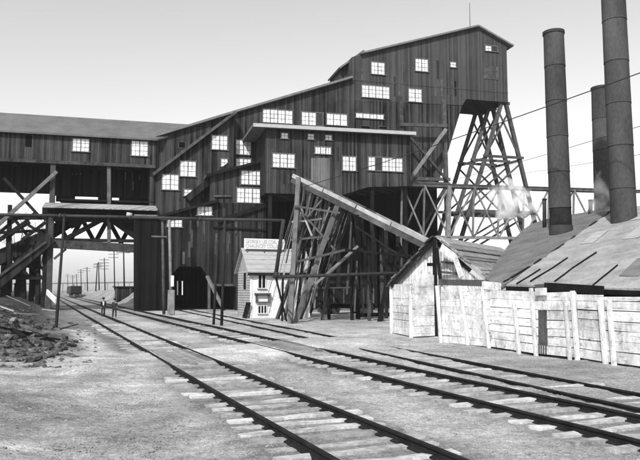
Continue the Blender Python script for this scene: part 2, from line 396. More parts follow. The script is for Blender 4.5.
# ================================================================== COAL BREAKER
BRK = thing('coal_breaker', FA.pt(0, 0, 0), 'huge dark boarded coal breaker stepping up to a tall gabled head', 'building')
def pxs(off, pts): return [FA.px(x, y, off) for x, y in pts]
def wall(prof, off, dep, mat, parent=BRK): return MB().prism(FA, prof, off - dep, off).build('wall', mat, parent)
def roof(p, q, off, dep, parent=BRK, th=0.28, ov=(0.3, 0.3), fo=0.6, mat='roof_felt', fascia=None):
    (u0, z0), (u1, z1) = p, q; L = math.hypot(u1-u0, z1-z0); du, dz = (u1-u0)/L, (z1-z0)/L
    u0 -= du*ov[0]; z0 -= dz*ov[0]; u1 += du*ov[1]; z1 += dz*ov[1]; nu, nz = -dz, du
    pr = [(u0 + nu*.015, z0 + nz*.015), (u1 + nu*.015, z1 + nz*.015), (u1 + nu*th, z1 + nz*th), (u0 + nu*th, z0 + nz*th)]
    r = MB().prism(FA, pr, off - dep - 0.3, off + fo).build('roof', mat, parent)
    if fascia:
        pr2 = [(u0 - nu*.08, z0 - nz*.08), (u1 - nu*.08, z1 - nz*.08), (u1 + nu*(th+.02), z1 + nz*(th+.02)), (u0 + nu*(th+.02), z0 + nz*(th+.02))]
        MB().prism(FA, pr2, off + fo + .004, off + fo + .07).build('fascia', fascia, r)
    return r
WRECT = []
def window(fr, off, rect, nx=2, parent=BRK, dark=(), rows=3, cols=2, frame='frame_paint', tw=0.10, mu=0.045, glass='pale_glass', sill=True):
    x0, y0, x1, y1 = rect
    u0, zt = fr.px(x0, y0, off); u1, zb = fr.px(x1, y1, off)
    WRECT.append((off, u0 - .2, u1 + .2, zb - .2, zt + .2))
    f = MB()
    f.fbox(fr, u0 - tw, u1 + tw, off + .002, off + .09, zt, zt + tw); f.fbox(fr, u0 - tw*(1.6 if sill else 1), u1 + tw*(1.6 if sill else 1), off + .002, off + (.16 if sill else .09), zb - tw, zb)
    sw = (u1 - u0)/nx
    for k in range(nx + 1):
        uu = u0 + sw*k; f.fbox(fr, uu - tw*.55, uu + tw*.55, off + .002, off + .086, zb, zt)
    for k in range(nx):
        if k in dark: continue
        a = u0 + sw*k
        for c in range(1, cols): f.fbox(fr, a + sw*c/cols - mu/2, a + sw*c/cols + mu/2, off + .03, off + .062, zb, zt)
        for r_ in range(1, rows): f.fbox(fr, a, a + sw, off + .03, off + .058, zb + (zt-zb)*r_/rows - mu/2, zb + (zt-zb)*r_/rows + mu/2)
    fo = f.build('window', frame, parent)
    for k in range(nx):
        a = u0 + sw*k
        MB().fbox(fr, a + .01, a + sw - .01, off + .004, off + .034, zb + .01, zt - .01).build('pane', 'dark_glass' if k in dark else glass, fo)
    return fo
def hole(rect, off, name='opening'):
    u0, zt = FA.px(rect[0], rect[1], off); u1, zb = FA.px(rect[2], rect[3], off)
    f = MB(); t = .07
    f.fbox(FA, u0 - t, u1 + t, off + .002, off + .07, zt, zt + t); f.fbox(FA, u0 - t, u1 + t, off + .002, off + .07, zb - t, zb)
    f.fbox(FA, u0 - t, u0, off + .002, off + .066, zb, zt); f.fbox(FA, u1, u1 + t, off + .002, off + .066, zb, zt)
    o = f.build('shutter_frame', 'timber_mid', BRK); MB().fbox(FA, u0, u1, off + .003, off + .02, zb, zt).build(name, 'painted_void', o); return o  # dark panel on the wall, painted shade in place of a cut hole
zg = 0.0
# main body and head, one plane
pm = pxs(0, [(150, 139.5), (235, 113.5), (352, 79), (352, 57), (477, 27.5), (506.5, 44.5), (506.5, 97)])
uh0, zh0 = FA.px(466, 99, 0); u_r = pm[5][0]; pm[6] = (u_r, zh0)
uk, zk = FA.px(437, 188, 0); u265 = FA.px(265, 200, 0)[0]; z255 = FA.px(250, 252, 0)[1]; ul = pm[0][0]; u352 = pm[2][0]; pm[3] = (u352, pm[3][1])
uj = FA.px(352, 128, 0)[0]; zj = FA.px(352, 127, 0)[1]
lower = [pm[0], pm[1], pm[2], (uh0 - 0.02, pm[2][1]), (uh0, zh0), (uk, zk), (uk, zg), (u265, zg), (u265, z255), (ul, z255)]
upper = [(u352, pm[2][1] + .01), pm[3], pm[4], pm[5], (u_r, zh0), (uh0, zh0)]
# lower breaker (weathered boards) and head house above it
zs = FA.px(352, 100, 0)[1]
lowp = [pm[0], pm[1], (u352, pm[2][1]), (u352, zs), (FA.px(462, 106, 0)[0], FA.px(462, 106, 0)[1]), (uk, zk), (u265, zk), (u265, z255), (ul, z255)]
headp = [(u352 + .003, zs + .004), (u352 + .003, pm[3][1]), pm[4], pm[5], (u_r, zh0), (uh0, zh0), (FA.px(462.4, 105.4, 0)[0], FA.px(462.4, 105.4, 0)[1])]
wall(lowp, 0, 9.0, 'breaker_boards')
MB().fbox(FA, u265 + .01, uk, -9, -.006, zg, zk - .004).build('lower_wall', 'near_black_boards', BRK)
wall(headp, 0.006, 7.2, 'head_boards')
roof(pm[0], pm[1], 0, 9, ov=(1.0, 0)); roof((pm[1][0], pm[1][1]), (u352, pm[2][1]), 0, 9, ov=(0, 0), mat='roof_felt')
roof(FA.px(360, 55, 0), pm[4], 0, 7, ov=(0, 0.0), fo=0.5, th=.24); roof(pm[4], pm[5], 0, 7, ov=(0, .9), fo=0.5, th=.24)
# low roof tail left of the head, wall set back
tl = pxs(-2.2, [(340, 69.5), (361, 54.5)]); zt_ = pm[2][1]
wall([(tl[0][0], zt_ - .5), (tl[0][0], tl[0][1]), (tl[1][0], tl[1][1] - .1), (tl[1][0], zt_ - .5)], -2.2, 5, 'head_boards')
roof(tl[0], tl[1], -1.7, 5, ov=(.3, .3), fo=.4, th=.24)
mast0 = FA.pt(pm[4][0], -2, pm[4][1] + .2); pole('lightning_rod', mast0, mast0 + Vector((0, 0, 4.2)), .05, .03, 'iron', BRK, 6)
# belt courses on the head
for y_ in (79.5,):
    a, b_ = FA.px(352, y_, 0.006), FA.px(507, y_ + 4, .006)
    MB().fbox(FA, a[0], u_r, .01, .05, a[1] - .1, a[1] + .06).build('belt_board', 'head_boards', BRK)
# left wing, front step, low step
p2 = pxs(1.5, [(157, 173), (234, 115)]); zb2 = FA.px(200, 252, 1.5)[1]
wall([p2[0], p2[1], (p2[1][0], zb2), (p2[0][0], zb2)], 1.5, 1.49, 'breaker_boards'); roof(p2[0], p2[1], 1.5, 1.4, ov=(.5, .3), th=.22, fascia='timber_mid')
p3 = pxs(3.8, [(211, 175.5), (266, 161.5)]); zb3 = FA.px(230, 252, 3.8)[1]
wall([p3[0], p3[1], (p3[1][0], zb3), (p3[0][0], zb3)], 3.8, 2.29, 'breaker_boards'); roof(p3[0], p3[1], 3.8, 2.2, ov=(.6, .3), th=.2, fascia='timber_dark')
p4 = pxs(4.6, [(134, 217), (161, 217), (215, 202.5), (266, 202.5), (266, 312), (236, 312), (236, 287), (213, 287), (211, 282), (201, 266.5), (179, 266.5), (173, 273), (173, 312), (134, 312)])
for i in range(len(p4)):
    if p4[i][1] < 0.3: p4[i] = (p4[i][0], zg - .2)
p4[3] = (p4[3][0], p4[2][1]); p4[0] = (p4[0][0], p4[1][1])
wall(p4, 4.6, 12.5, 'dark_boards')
uA, uB = FA.px(168, 300, -7.8)[0], FA.px(245, 300, -7.8)[0]; MB().fbox(FA, uA - 1.5, uB + 2, -8.3, -7.95, -.1, 7).build('added_tunnel_stop', 'near_black_boards', BRK)  # near-black back panel added so the arch stays dark inside
pk = pxs(4.62, [(133.6, 219), (161, 219), (172.7, 262), (172.7, 311), (133.6, 311)]); MB().prism(FA, pk, 4.604, 4.66).build('coal_stained_cladding', 'near_black_boards', BRK); roof(p4[1], p4[2], 4.6, .8, ov=(.4, .4), th=.2, fascia='timber_dark')
roof(p4[0], p4[1], 4.6, 8, ov=(0, 0), th=.15)
# dark sloping chute boxes on the wings
beam('sloping_chute', FA.pt(*[FA.px(187, 199, 2.2)[0], 2.2, FA.px(187, 199, 2.2)[1]]), FA.pt(FA.px(229, 166, 2.2)[0], 2.2, FA.px(229, 166, 2.2)[1]), 1.0, .75, 'dark_boards', BRK)
def fpt(x, y, off): u, z = FA.px(x, y, off); return FA.pt(u, off, z)
beam('sloping_rail', fpt(218, 221, 4.85), fpt(266, 205, 4.85), .2, .45, 'timber_dark', BRK)
beam('cross_rail', fpt(213, 227, 4.75), fpt(266, 230, 4.75), .15, .2, 'timber_dark', BRK)
beam('wall_rail', fpt(214, 196, 3.95), fpt(231, 196, 3.95), .12, .2, 'timber_mid', BRK)
beam('wall_rail', fpt(214, 205, 3.95), fpt(231, 205, 3.95), .12, .2, 'timber_mid', BRK)
# slanting prop and white uprights at the arch
beam('prop', fpt(207, 276, 5.2), fpt(222, 306, 6.5), .3, .3, 'timber_grey', BRK)
beam('prop', fpt(209, 280, 4.9), fpt(209, 309, 4.9), .3, .3, 'timber_mid', BRK)
beam('arch_beam', fpt(211, 285, 4.8), fpt(233, 285, 4.8), .2, .25, 'timber_mid', BRK)
for x_ in (177.5, 182.3): beam('gate_upright', fpt(x_, 281, 3.5), fpt(x_, 295, 3.5), .12, .2, 'white_rail', BRK)
# middle block thrust forward, with its pale-edged lean-to roof
O5 = 7.5
p5 = pxs(O5, [(266, 128.5), (410, 136), (408, 186), (368, 187), (341, 195.5), (266, 193)]); p5[5] = (p5[0][0], p5[5][1]); p5[2] = (p5[1][0], p5[2][1])
wall(p5, O5, O5 - .01, 'breaker_boards')
roof(p5[0], p5[1], O5, O5 - .1, ov=(1.6, .4), th=.30, fo=.9, fascia='pale_fascia')
pb = pxs(O5 + .012, [(311, 158), (330, 158), (330, 193), (311, 193)])
MB().prism(FA, pb, O5 + .004, O5 + .05).build('patch_boarding', 'pale_boards', BRK)
for x_, y_ in ((270, 193), (300, 194), (338, 195), (372, 186), (405, 185)):
    u, z = FA.px(x_, y_, O5 - .5); beam('post', FA.pt(u, O5 - .5, -.1), FA.pt(u, O5 - .5, z + .1), .4, .4, 'timber_dark', BRK)
for z_ in (3.2, 7.0):
    beam('girt', FA.pt(p5[0][0], O5 - .8, z_), FA.pt(p5[1][0], O5 - .8, z_), .25, .35, 'timber_dark', BRK)
# timber buttress on the head wall
for (a, b_) in (((400, 97), (402, 140)), ((443.5, 100), (447, 212))):
    beam('buttress_post', fpt(*a, 1.0), fpt(*b_, 1.0), .5, .5, 'timber_mid', BRK)
for (a, b_) in (((400, 124.5), (447, 126)), ((409, 178.5), (450, 179.5)), ((409, 183), (450, 184))):
    beam('buttress_rail', fpt(*a, 1.45), fpt(*b_, 1.45), .3, .42, 'timber_mid', BRK)
beam('buttress_brace', fpt(446, 129, 1.9), fpt(409, 181, 1.9), .3, .42, 'timber_grey', BRK)
beam('buttress_brace', fpt(410, 137, 1.75), fpt(447, 180, 1.75), .25, .3, 'timber_mid', BRK)
beam('buttress_brace', fpt(447, 185, 1.75), fpt(418, 235, 1.75), .3, .4, 'timber_mid', BRK)
def loose(off, x0, x1, y0, y1, n_):
    for k in range(n_):
        x_ = random.uniform(x0, x1); ya = random.uniform(y0, y1 - 10); u, z1_ = FA.px(x_, ya, off); _, z0_ = FA.px(x_, min(y1, ya + random.uniform(8, 26)), off)
        if any(abs(o_ - off) < .01 and u + .45 > a_ and u - .15 < b_ and z1_ > c_ and z0_ < d_ for o_, a_, b_, c_, d_ in WRECT): continue
        MB().fbox(FA, u, u + random.uniform(.2, .3), off + .007, off + .035, z0_, z1_).build('replaced_board', random.choice(('breaker_boards', 'dark_boards', 'head_boards', 'timber_mid')), BRK)
# windows
W = window
for r_, nx, dk in (((371, 62, 384.6, 75), 2, ()), ((415, 58.6, 428, 72), 2, ()), ((361.6, 85, 389.4, 99), 4, ()), ((408.3, 88.6, 421.7, 102.4), 2, ())):
    W(FA, .006, r_, nx, dark=dk)
W(FA, .006, (450, 62, 456, 67.7), 1, rows=2); W(FA, .006, (485, 45.6, 497.5, 52), 2, dark=(1,), rows=2)
u0, zt = FA.px(483.6, 65.5, .006); u1, zb = FA.px(498.5, 80, .006)
for k in range(6): MB().fbox(FA, u0 + (u1-u0)*k/6, u0 + (u1-u0)*(k+1)/6 - .03, .008, .06 + .01*(k % 2), zb, zt).build('shutter_board', 'timber_mid', BRK)
W(FA, 0, (355.7, 113, 383.6, 119.5), 4, rows=1, tw=.09); W(FA, 0, (326.5, 113.4, 347, 126), 3, dark=(), rows=2); W(FA, 0, (301.5, 112, 323, 126), 3, dark=(2,)); W(FA, 0, (262.7, 109, 292.4, 124), 4)
W(FA, 0, (235.8, 140, 251, 155), 2); W(FA, 0, (235.8, 158.5, 250.8, 167), 2, rows=2)
W(FA, 1.5, (211.7, 135.4, 227.3, 150), 2); W(FA, 1.5, (180, 161, 195.7, 176.7), 2); W(FA, 1.5, (162, 174.5, 178.5, 190), 2); W(FA, 1.5, (183.8, 189.5, 191.7, 196), 1, rows=2); W(FA, 1.5, (220.8, 158.8, 227.7, 166.7), 1, rows=2)
W(FA, 3.8, (241, 170.6, 263.6, 185), 3); W(FA, 3.8, (236.7, 188, 260, 203), 3)
W(FA, 4.6, (197, 206.5, 212, 215.5), 2, rows=2, dark=()); W(FA, 4.6, (167, 219.5, 182, 227), 2, rows=2)
W(FA, O5, (272.4, 153.5, 294.6, 168), 3); W(FA, O5, (314.8, 146.8, 331, 154.4), 3, rows=1); W(FA, O5, (342.3, 156.4, 356, 171), 2); W(FA, O5, (368, 157, 402.4, 171.8), 5, dark=(1,))
for r_ in ((281, 133, 288, 138.8), (307.7, 134, 314, 139.7), (325, 135, 332, 140.3)): W(FA, O5, r_, 1, rows=2, tw=.08)
loose(O5, 270, 404, 141, 184, 40); loose(1.5, 160, 230, 176, 222, 16); loose(4.6, 176, 262, 206, 264, 26); loose(.006, 360, 455, 60, 96, 22)
hole((179, 142, 185, 148), 0); hole((361, 126, 370, 129), 0); hole((379, 126.5, 387, 129.5), 0)

# ---- covered gallery that runs left over the tracks (still the breaker's own wing)
GAL = thing('covered_gallery', fpt(60, 200, .5).xy.to_3d(), 'long low boarded gallery with two windows, carried high over the tracks', 'gallery')
OG = 0.6
ug0 = FA.px(-70, 140, OG)[0]; ug1 = FA.px(156, 150, OG)[0]; ze = FA.px(80, 135.5, OG)[1]; zb = FA.px(80, 162, OG)[1]
MB().fbox(FA, ug0, ug1, OG - 9, OG, zb, ze).build('wall', 'breaker_boards', GAL)
zr = ze + 3.0; ur1 = FA.px(205, 128, -4)[0]
r1 = MB().add([FA.pt(ug0, OG + .5, ze - .2), FA.pt(ur1, OG + .5, ze - .2), FA.pt(ur1, OG - 4.5, zr), FA.pt(ug0, OG - 4.5, zr), FA.pt(ug0, OG + .5, ze + .02), FA.pt(ur1, OG + .5, ze + .02), FA.pt(ur1, OG - 4.5, zr + .22), FA.pt(ug0, OG - 4.5, zr + .22)],
    [(3, 2, 1, 0), (4, 5, 6, 7), (0, 1, 5, 4), (1, 2, 6, 5), (2, 3, 7, 6), (3, 0, 4, 7)])
# stop the roof where it meets the breaker slope
r1.v = [FA.pt(min((p - FA.o).dot(FA.E), ug1 + 0.1 if (p - FA.o).dot(FA.N) > 0 else ur1), (p - FA.o).dot(FA.N), p.z) for p in r1.v]
r1.build('roof', 'roof_boards', GAL)
MB().hexa([FA.pt(ug0, OG - 4.6, zr), FA.pt(ur1 - 3, OG - 4.6, zr), FA.pt(ur1 - 3, OG - 9.6, ze - .2), FA.pt(ug0, OG - 9.6, ze - .2), FA.pt(ug0, OG - 4.6, zr + .2), FA.pt(ur1 - 3, OG - 4.6, zr + .2), FA.pt(ur1 - 3, OG - 9.6, ze + .02), FA.pt(ug0, OG - 9.6, ze + .02)]).build('roof', 'roof_boards', GAL)
beam('sill_beam', FA.pt(ug0, OG + .12, zb - .18), FA.pt(ug1, OG + .12, zb - .18), .3, .36, 'chord_timber', GAL)
W(FA, OG, (72.6, 138.6, 89, 151.8), 2, GAL); W(FA, OG, (131.5, 140.8, 147.7, 156.2), 2, GAL)
u0, zt = FA.px(25.4, 135, OG); u1, z0_ = FA.px(31.6, 147, OG); MB().fbox(FA, u0, u1, OG + .003, OG + .03, z0_, zt).build('painted_opening', 'painted_void', GAL)  # thin dark panel painted for the shaded doorway
# shaded lower storey, set back, with light slots under it
zl = FA.px(100, 197, -4)[1]; zl2 = FA.px(30, 193, -4)[1]; uq = FA.px(52, 195, -4)[0]
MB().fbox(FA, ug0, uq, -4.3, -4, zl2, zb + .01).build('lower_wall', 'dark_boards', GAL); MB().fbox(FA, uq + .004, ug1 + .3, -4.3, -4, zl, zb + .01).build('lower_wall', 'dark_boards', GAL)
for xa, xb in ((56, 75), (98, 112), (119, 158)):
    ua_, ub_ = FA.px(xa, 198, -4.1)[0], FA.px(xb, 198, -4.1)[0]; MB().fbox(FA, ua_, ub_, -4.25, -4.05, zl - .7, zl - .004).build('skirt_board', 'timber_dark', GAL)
for x_ in (72, 76, 80): 
    u, z = FA.px(x_, 174, -3.98); MB().fbox(FA, u, u + .12, -3.99, -3.95, z - .12, z + .12).build('vent_slot', 'frame_paint', GAL)
for x_, ya, yb in ((125, 172, 180), (132, 172, 178), (139, 175, 180), (132.6, 181, 190)):
    u, z1 = FA.px(x_, ya, -3.98); _, z0_ = FA.px(x_, yb, -3.98); MB().fbox(FA, u, u + .12, -3.99, -3.95, z0_, z1).build('vent_slot', 'timber_grey', GAL)

# ---- timber bridge below the gallery, spanning the tracks
BRG = thing('timber_bridge', fpt(95, 309, .5).xy.to_3d(), 'dark timber truss bridge spanning the tracks below the covered gallery', 'bridge')
def bg_(name, x0, y0, x1, y1, off, wd, ht, mat): return beam(name, fpt(x0, y0, off), fpt(x1, y1, off), wd, ht, mat, BRG)
def bpost(x, ytop, off, wd, mat, lean=0):
    a = fpt(x, ytop, off); u = FA.px(x, ytop, off)[0] + lean; b_ = FA.pt(u, off, 0); b_.z = gz(b_) - .1
    return beam('post', a, b_, wd, wd, mat, BRG)
for off in (.4, -6.5):
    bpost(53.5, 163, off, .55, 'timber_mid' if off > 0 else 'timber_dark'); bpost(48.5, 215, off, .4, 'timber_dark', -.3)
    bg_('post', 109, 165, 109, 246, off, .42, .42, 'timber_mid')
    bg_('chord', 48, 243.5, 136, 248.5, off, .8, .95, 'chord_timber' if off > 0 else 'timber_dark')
    bg_('chord', 30, 239.5, 136, 241, off - .2, .5, .35, 'timber_dark')
    bg_('upper_chord', 44, 218.5, 160, 222, off - .1, .4, .5, 'timber_dark')
    bg_('diagonal', 58, 243, 107, 217, off, .45, .5, 'timber_dark'); bg_('diagonal', 110, 219, 150, 247, off, .45, .6, 'timber_dark')
    bg_('diagonal', 70, 226, 95, 215, off - .3, .4, .7, 'timber_dark'); bg_('diagonal', 118, 218, 146, 240, off - .3, .4, .5, 'timber_dark')
    bg_('knee_brace', 54, 259, 66, 249, off + .1, .22, .25, 'timber_mid')
    bg_('knee_brace', 36, 260, 48, 277, off, .2, .22, 'timber_dark'); bg_('knee_brace', 27, 265, 47, 281, off, .2, .22, 'timber_dark')
    bg_('tie_beam', 6, 278, 52, 278, off, .3, .35, 'timber_dark')
    bg_('cross_beam', -30, 218, 52, 217.5, off, .4, .45, 'timber_dark')
    for x_ in (38, 24, 10, -8): bpost(x_, 278 if x_ > 20 else 205, off - .6, .4, 'timber_dark', rj(.3))
    for x_ in (16, 31): bpost(x_, 283, off - 1.4, .35, 'timber_dark', rj(.4))
# sloping conveyor box descending left
bg_('conveyor_box', -20, 299, 52, 238, .9, 1.2, 1.2, 'dark_boards'); bg_('conveyor_rail', -20, 290, 46, 242, 1.6, .22, .25, 'timber_mid')
bg_('conveyor_box', -25, 268, 50, 236, -3.2, 1.2, 1.6, 'dark_boards')
bg_('bracing', -4, 227, 57, 171.5, 1.2, .32, .38, 'timber_grey'); bg_('bracing', 4, 178, 40, 217, .9, .3, .32, 'timber_dark')
bg_('bracing', 22, 240, 46, 222, .6, .3, .35, 'timber_dark'); bg_('bracing', 27, 224, 48, 238, .6, .3, .32, 'timber_dark'); bg_('bracing', -10, 246, 26, 222, .3, .3, .4, 'timber_dark')
bg_('floor_beam', 46, 214, 158, 217, -3, 6.5, .8, 'timber_dark')  # deck, struts and boxes here are added to darken the truss inside
for k in range(7): bg_('strut', 56 + k*13, 243 if k % 2 else 219, 69 + k*13, 219 if k % 2 else 243, -2.2 - (k % 3), .4, .5, 'timber_dark')
bg_('dark_fill_box', 113, 214, 160, 236, -1.5, 3.0, 1.5, 'near_black_boards'); bg_('dark_fill_box', 46, 236, 78, 216, -2.5, 2.0, 1.2, 'near_black_boards')  # near-black boxes added to fill the shaded space
for k in range(26):
    x_ = -22 + k*2.75; bg_('dark_backing_slat', x_, 246 + rj(3) + max(0, 20 - x_)*.5, x_ + rj(1.2), 297 + rj(5), -5.5 + rj(.4), .36, .08, 'timber_dark') if k % 5 != 3 else None  # dark slats added as backing to blacken the space behind the trestle
for (x0, y0, x1, y1) in ((-20, 262, 46, 268), (0, 284, 46, 246), (6, 250, 40, 290), (-10, 240, 20, 216), (10, 236, 36, 212), (28, 236, 10, 214), (-25, 234, 50, 230), (-25, 255, 30, 222)): bg_('bracing', x0, y0, x1, y1, random.choice((-1.2, -2.4, -4)), .3, .34, 'timber_dark')
# corrugated awning
a0, a1 = FA.px(44, 201.8, 1.6), FA.px(157.5, 205.5, 1.6); zA = a0[1]
MB().hexa([FA.pt(a0[0], 2.6, zA - .75), FA.pt(a1[0], 2.6, zA - .75), FA.pt(a1[0], .5, zA - .02), FA.pt(a0[0], .5, zA - .02), FA.pt(a0[0], 2.6, zA - .65), FA.pt(a1[0], 2.6, zA - .65), FA.pt(a1[0], .5, zA + .08), FA.pt(a0[0], .5, zA + .08)]).build('awning', 'awning_sheet', BRG)
bg_('awning_rail', 44, 211, 158, 213, 1.0, .3, .35, 'timber_dark')
bg_('walkway', 60, 201, 158, 204, -1.5, 3, .2, 'timber_dark')

# ================================================================== HEAD TOWER (three braced bents under the tall head)
TWR = thing('support_tower', fpt(495, 306, -3).xy.to_3d(), 'tall battered timber tower of three bents holding up the head house', 'tower')
zc = zh0 - .05
bents = []
for off, ax in ((-.5, 503.5), (-3.4, 490.5), (-6.3, 477.5)):
    ua = FA.px(ax, 100, off)[0]; zz = zc
    L0, R0 = ua - .35, ua + .35
    slope_r, slope_l = .245, .345
    fl = (L0 - slope_l*zz, 0); fr_ = (R0 + slope_r*zz, 0)
    bents.append((off, L0, R0, zz, slope_l, slope_r))
    beam('leg', FA.pt(L0, off, zz), FA.pt(fl[0], off, -.1), .46, .46, 'timber_mid', TWR); beam('leg', FA.pt(R0, off, zz), FA.pt(fr_[0], off, -.1), .46, .46, 'timber_mid', TWR)
    beam('cap', FA.pt(L0 - .5, off, zz), FA.pt(R0 + .5, off, zz), .5, .4, 'timber_mid', TWR)
    for zf in (.73, .46):
        zz2 = zz*zf; a, b_ = L0 - slope_l*(zz - zz2), R0 + slope_r*(zz - zz2)
        beam('horizontal_tie', FA.pt(a - .5, off + .3, zz2), FA.pt(b_ + .5, off + .3, zz2), .2, .34, 'timber_mid', TWR)
    for (f0, f1) in ((.72, .95), (.46, .70), (.22, .46)):
        za, zb_ = zz*f0, zz*f1
        la, ra, lb, rb = L0 - slope_l*(zz - za), R0 + slope_r*(zz - za), L0 - slope_l*(zz - zb_), R0 + slope_r*(zz - zb_)
        beam('cross_brace', FA.pt(la, off - .3, za), FA.pt(rb, off - .3, zb_), .12, .24, 'timber_mid', TWR)
        if f0 != .22: beam('cross_brace', FA.pt(ra, off + .2, za), FA.pt(lb, off + .2, zb_), .12, .24, 'timber_mid', TWR)
for k in range(2):
    b0, b1 = bents[k], bents[k + 1]
    for zf in (.72, .46):
        for side in (0, 1):
            def P(bn): return FA.pt((bn[1] - bn[4]*bn[3]*(1 - zf)) if side == 0 else (bn[2] + bn[5]*bn[3]*(1 - zf)), bn[0], bn[3]*zf)
            beam('longitudinal_tie', P(b0), P(b1), .22, .3, 'timber_mid', TWR)

# ================================================================== TRUSS GALLERY (conveyor walk to the boiler house)
TG = thing('truss_gallery', fpt(500, 306, 5).xy.to_3d(), 'long trussed conveyor walkway running right from the breaker behind the smokestacks', 'walkway')
OT = 6.0
for off in (OT, OT - 2.6):
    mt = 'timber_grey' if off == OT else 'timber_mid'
    beam('top_chord', fpt(366, 183.2, off), fpt(640, 191.5, off), .3, .45 if off == OT else .3, 'timber_mid', TG)
    beam('bottom_chord', fpt(436, 237, off), fpt(640, 240, off), .3, .35, mt, TG)
    xs = [402, 424.4, 449, 474, 499, 524, 549, 574, 599, 624]
    yt = lambda x: 183.2 + (x - 366)*.0303; yb = lambda x: 237 + (x - 436)*.0147
    for i, x_ in enumerate(xs):
        wv = .5 if x_ == 449 else .2
        beam('vertical', fpt(x_, yt(x_), off), fpt(x_ - 1.2, yb(x_) + (10 if x_ < 430 else 0), off), wv, wv, mt, TG)
        if i + 1 < len(xs):
            x2 = xs[i+1]; ex = 10 if x_ < 420 else 0
            beam('diagonal', fpt(x_, yt(x_), off + .12), fpt(x2, yb(x2), off + .12), .12, .2, mt, TG); beam('diagonal', fpt(x2, yt(x2), off - .12), fpt(x_, yb(x_), off - .12), .12, .2, mt, TG)
u0 = FA.px(366, 183, OT)[0]; u1 = FA.px(640, 191, OT)[0]; za, zb_ = FA.px(366, 181.6, OT)[1], FA.px(640, 190, OT)[1]
MB().hexa([FA.pt(u0, OT + .2, za - .12), FA.pt(u1, OT + .2, zb_ - .12), FA.pt(u1, OT - 2.8, zb_ - .12), FA.pt(u0, OT - 2.8, za - .12), FA.pt(u0, OT + .2, za), FA.pt(u1, OT + .2, zb_), FA.pt(u1, OT - 2.8, zb_), FA.pt(u0, OT - 2.8, za)]).build('deck', 'timber_mid', TG)
for x_ in (449, 524, 599):
    for off in (OT - .1, OT - 2.5):
        a = fpt(x_, 237, off); beam('trestle_post', a, Vector((a.x, a.y, -.1)), .4, .4, 'timber_dark', TG)
    beam('trestle_brace', fpt(x_, 239, OT - .1), fpt(x_ + 8, 300, OT - 2.5), .2, .25, 'timber_dark', TG)
# rails of the walkway near the breaker
beam('hand_rail', fpt(436, 212, OT - 1), fpt(470, 213, OT - 1), .2, .3, 'timber_mid', TG)

# ================================================================== OFFICE
OF = Frame(G(250, 318.3), R(21))
off_w, off_d, eh, rh = 5.2, 4.0, 3.95, 5.75
OFF = thing('weigh_office', OF.o, 'small white two-storey office with pitched roof beside the siding', 'building')
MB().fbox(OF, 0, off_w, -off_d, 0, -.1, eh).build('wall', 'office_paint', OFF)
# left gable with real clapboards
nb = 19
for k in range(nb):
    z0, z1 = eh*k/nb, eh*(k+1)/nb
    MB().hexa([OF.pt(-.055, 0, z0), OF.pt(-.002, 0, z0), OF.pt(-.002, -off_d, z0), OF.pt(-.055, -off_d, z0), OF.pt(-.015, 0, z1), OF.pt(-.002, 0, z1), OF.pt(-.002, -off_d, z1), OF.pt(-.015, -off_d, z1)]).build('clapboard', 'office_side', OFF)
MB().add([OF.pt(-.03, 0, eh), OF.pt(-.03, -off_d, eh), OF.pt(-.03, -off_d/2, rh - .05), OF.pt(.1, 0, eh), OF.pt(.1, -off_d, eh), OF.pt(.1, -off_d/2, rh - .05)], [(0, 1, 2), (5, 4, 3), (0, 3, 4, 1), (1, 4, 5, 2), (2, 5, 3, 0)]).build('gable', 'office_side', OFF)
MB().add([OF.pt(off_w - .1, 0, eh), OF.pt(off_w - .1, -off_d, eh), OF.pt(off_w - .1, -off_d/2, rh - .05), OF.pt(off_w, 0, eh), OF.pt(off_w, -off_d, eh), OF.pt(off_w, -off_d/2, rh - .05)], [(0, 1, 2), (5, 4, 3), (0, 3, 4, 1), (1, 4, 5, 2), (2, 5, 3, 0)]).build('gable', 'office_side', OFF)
sl = (rh - eh)/(off_d/2); lo = .28
for s_ in (1, -1):
    oo = (lo, -off_d/2) if s_ == 1 else (-off_d - lo, -off_d/2 - .004)
    MB().hexa([OF.pt(-.3, oo[0], eh - lo*sl), OF.pt(off_w + .3, oo[0], eh - lo*sl), OF.pt(off_w + .3, oo[1], rh), OF.pt(-.3, oo[1], rh), OF.pt(-.3, oo[0], eh - lo*sl + .12), OF.pt(off_w + .3, oo[0], eh - lo*sl + .12), OF.pt(off_w + .3, oo[1], rh + .12), OF.pt(-.3, oo[1], rh + .12)]).build('roof', 'office_roof', OFF)
for k in range(5):
    t = (k + .5)/5; o_ = lo + (-off_d/2 - lo)*t; z_ = eh - lo*sl + (rh - eh + lo*sl)*t + .124
    MB().fbox(OF, -.3, off_w + .3, o_ - .02, o_ + .02, z_, z_ + .012).build('roof_seam', 'office_roof', OFF)
MB().fbox(OF, -.3, off_w + .3, lo + .004, lo + .05, eh - lo*sl - .2, eh - lo*sl + .02).build('eave_board', 'timber_dark', OFF)
for u in (0, off_w - .14): MB().fbox(OF, u - .02, u + .14, .002, .05, 0, eh - .5).build('corner_board', 'office_paint', OFF)
window(OF, 0, (258, 271.5, 265.5, 288), 2, OFF, dark=(0, 1), rows=1, frame='office_paint', glass='dark_glass', tw=.06)
window(OF, 0, (257.8, 306, 266.5, 313), 3, OFF, dark=(0, 1, 2), rows=2, frame='office_paint', glass='dark_glass', tw=.06)
u0, z1 = OF.px(255.5, 293.5, 0); u1, z0 = OF.px(268.5, 301.5, 0)
hb = MB(); hb.fbox(OF, u0 - .1, u1 + .1, .003, .42, z1 - .1, z1 + .03); hb.fbox(OF, u0, u0 + .09, .003, .3, z0, z1 - .1); hb.fbox(OF, u1 - .09, u1, .003, .3, z0, z1 - .1); hb.fbox(OF, u0, u1, .003, .3, z0 - .08, z0)
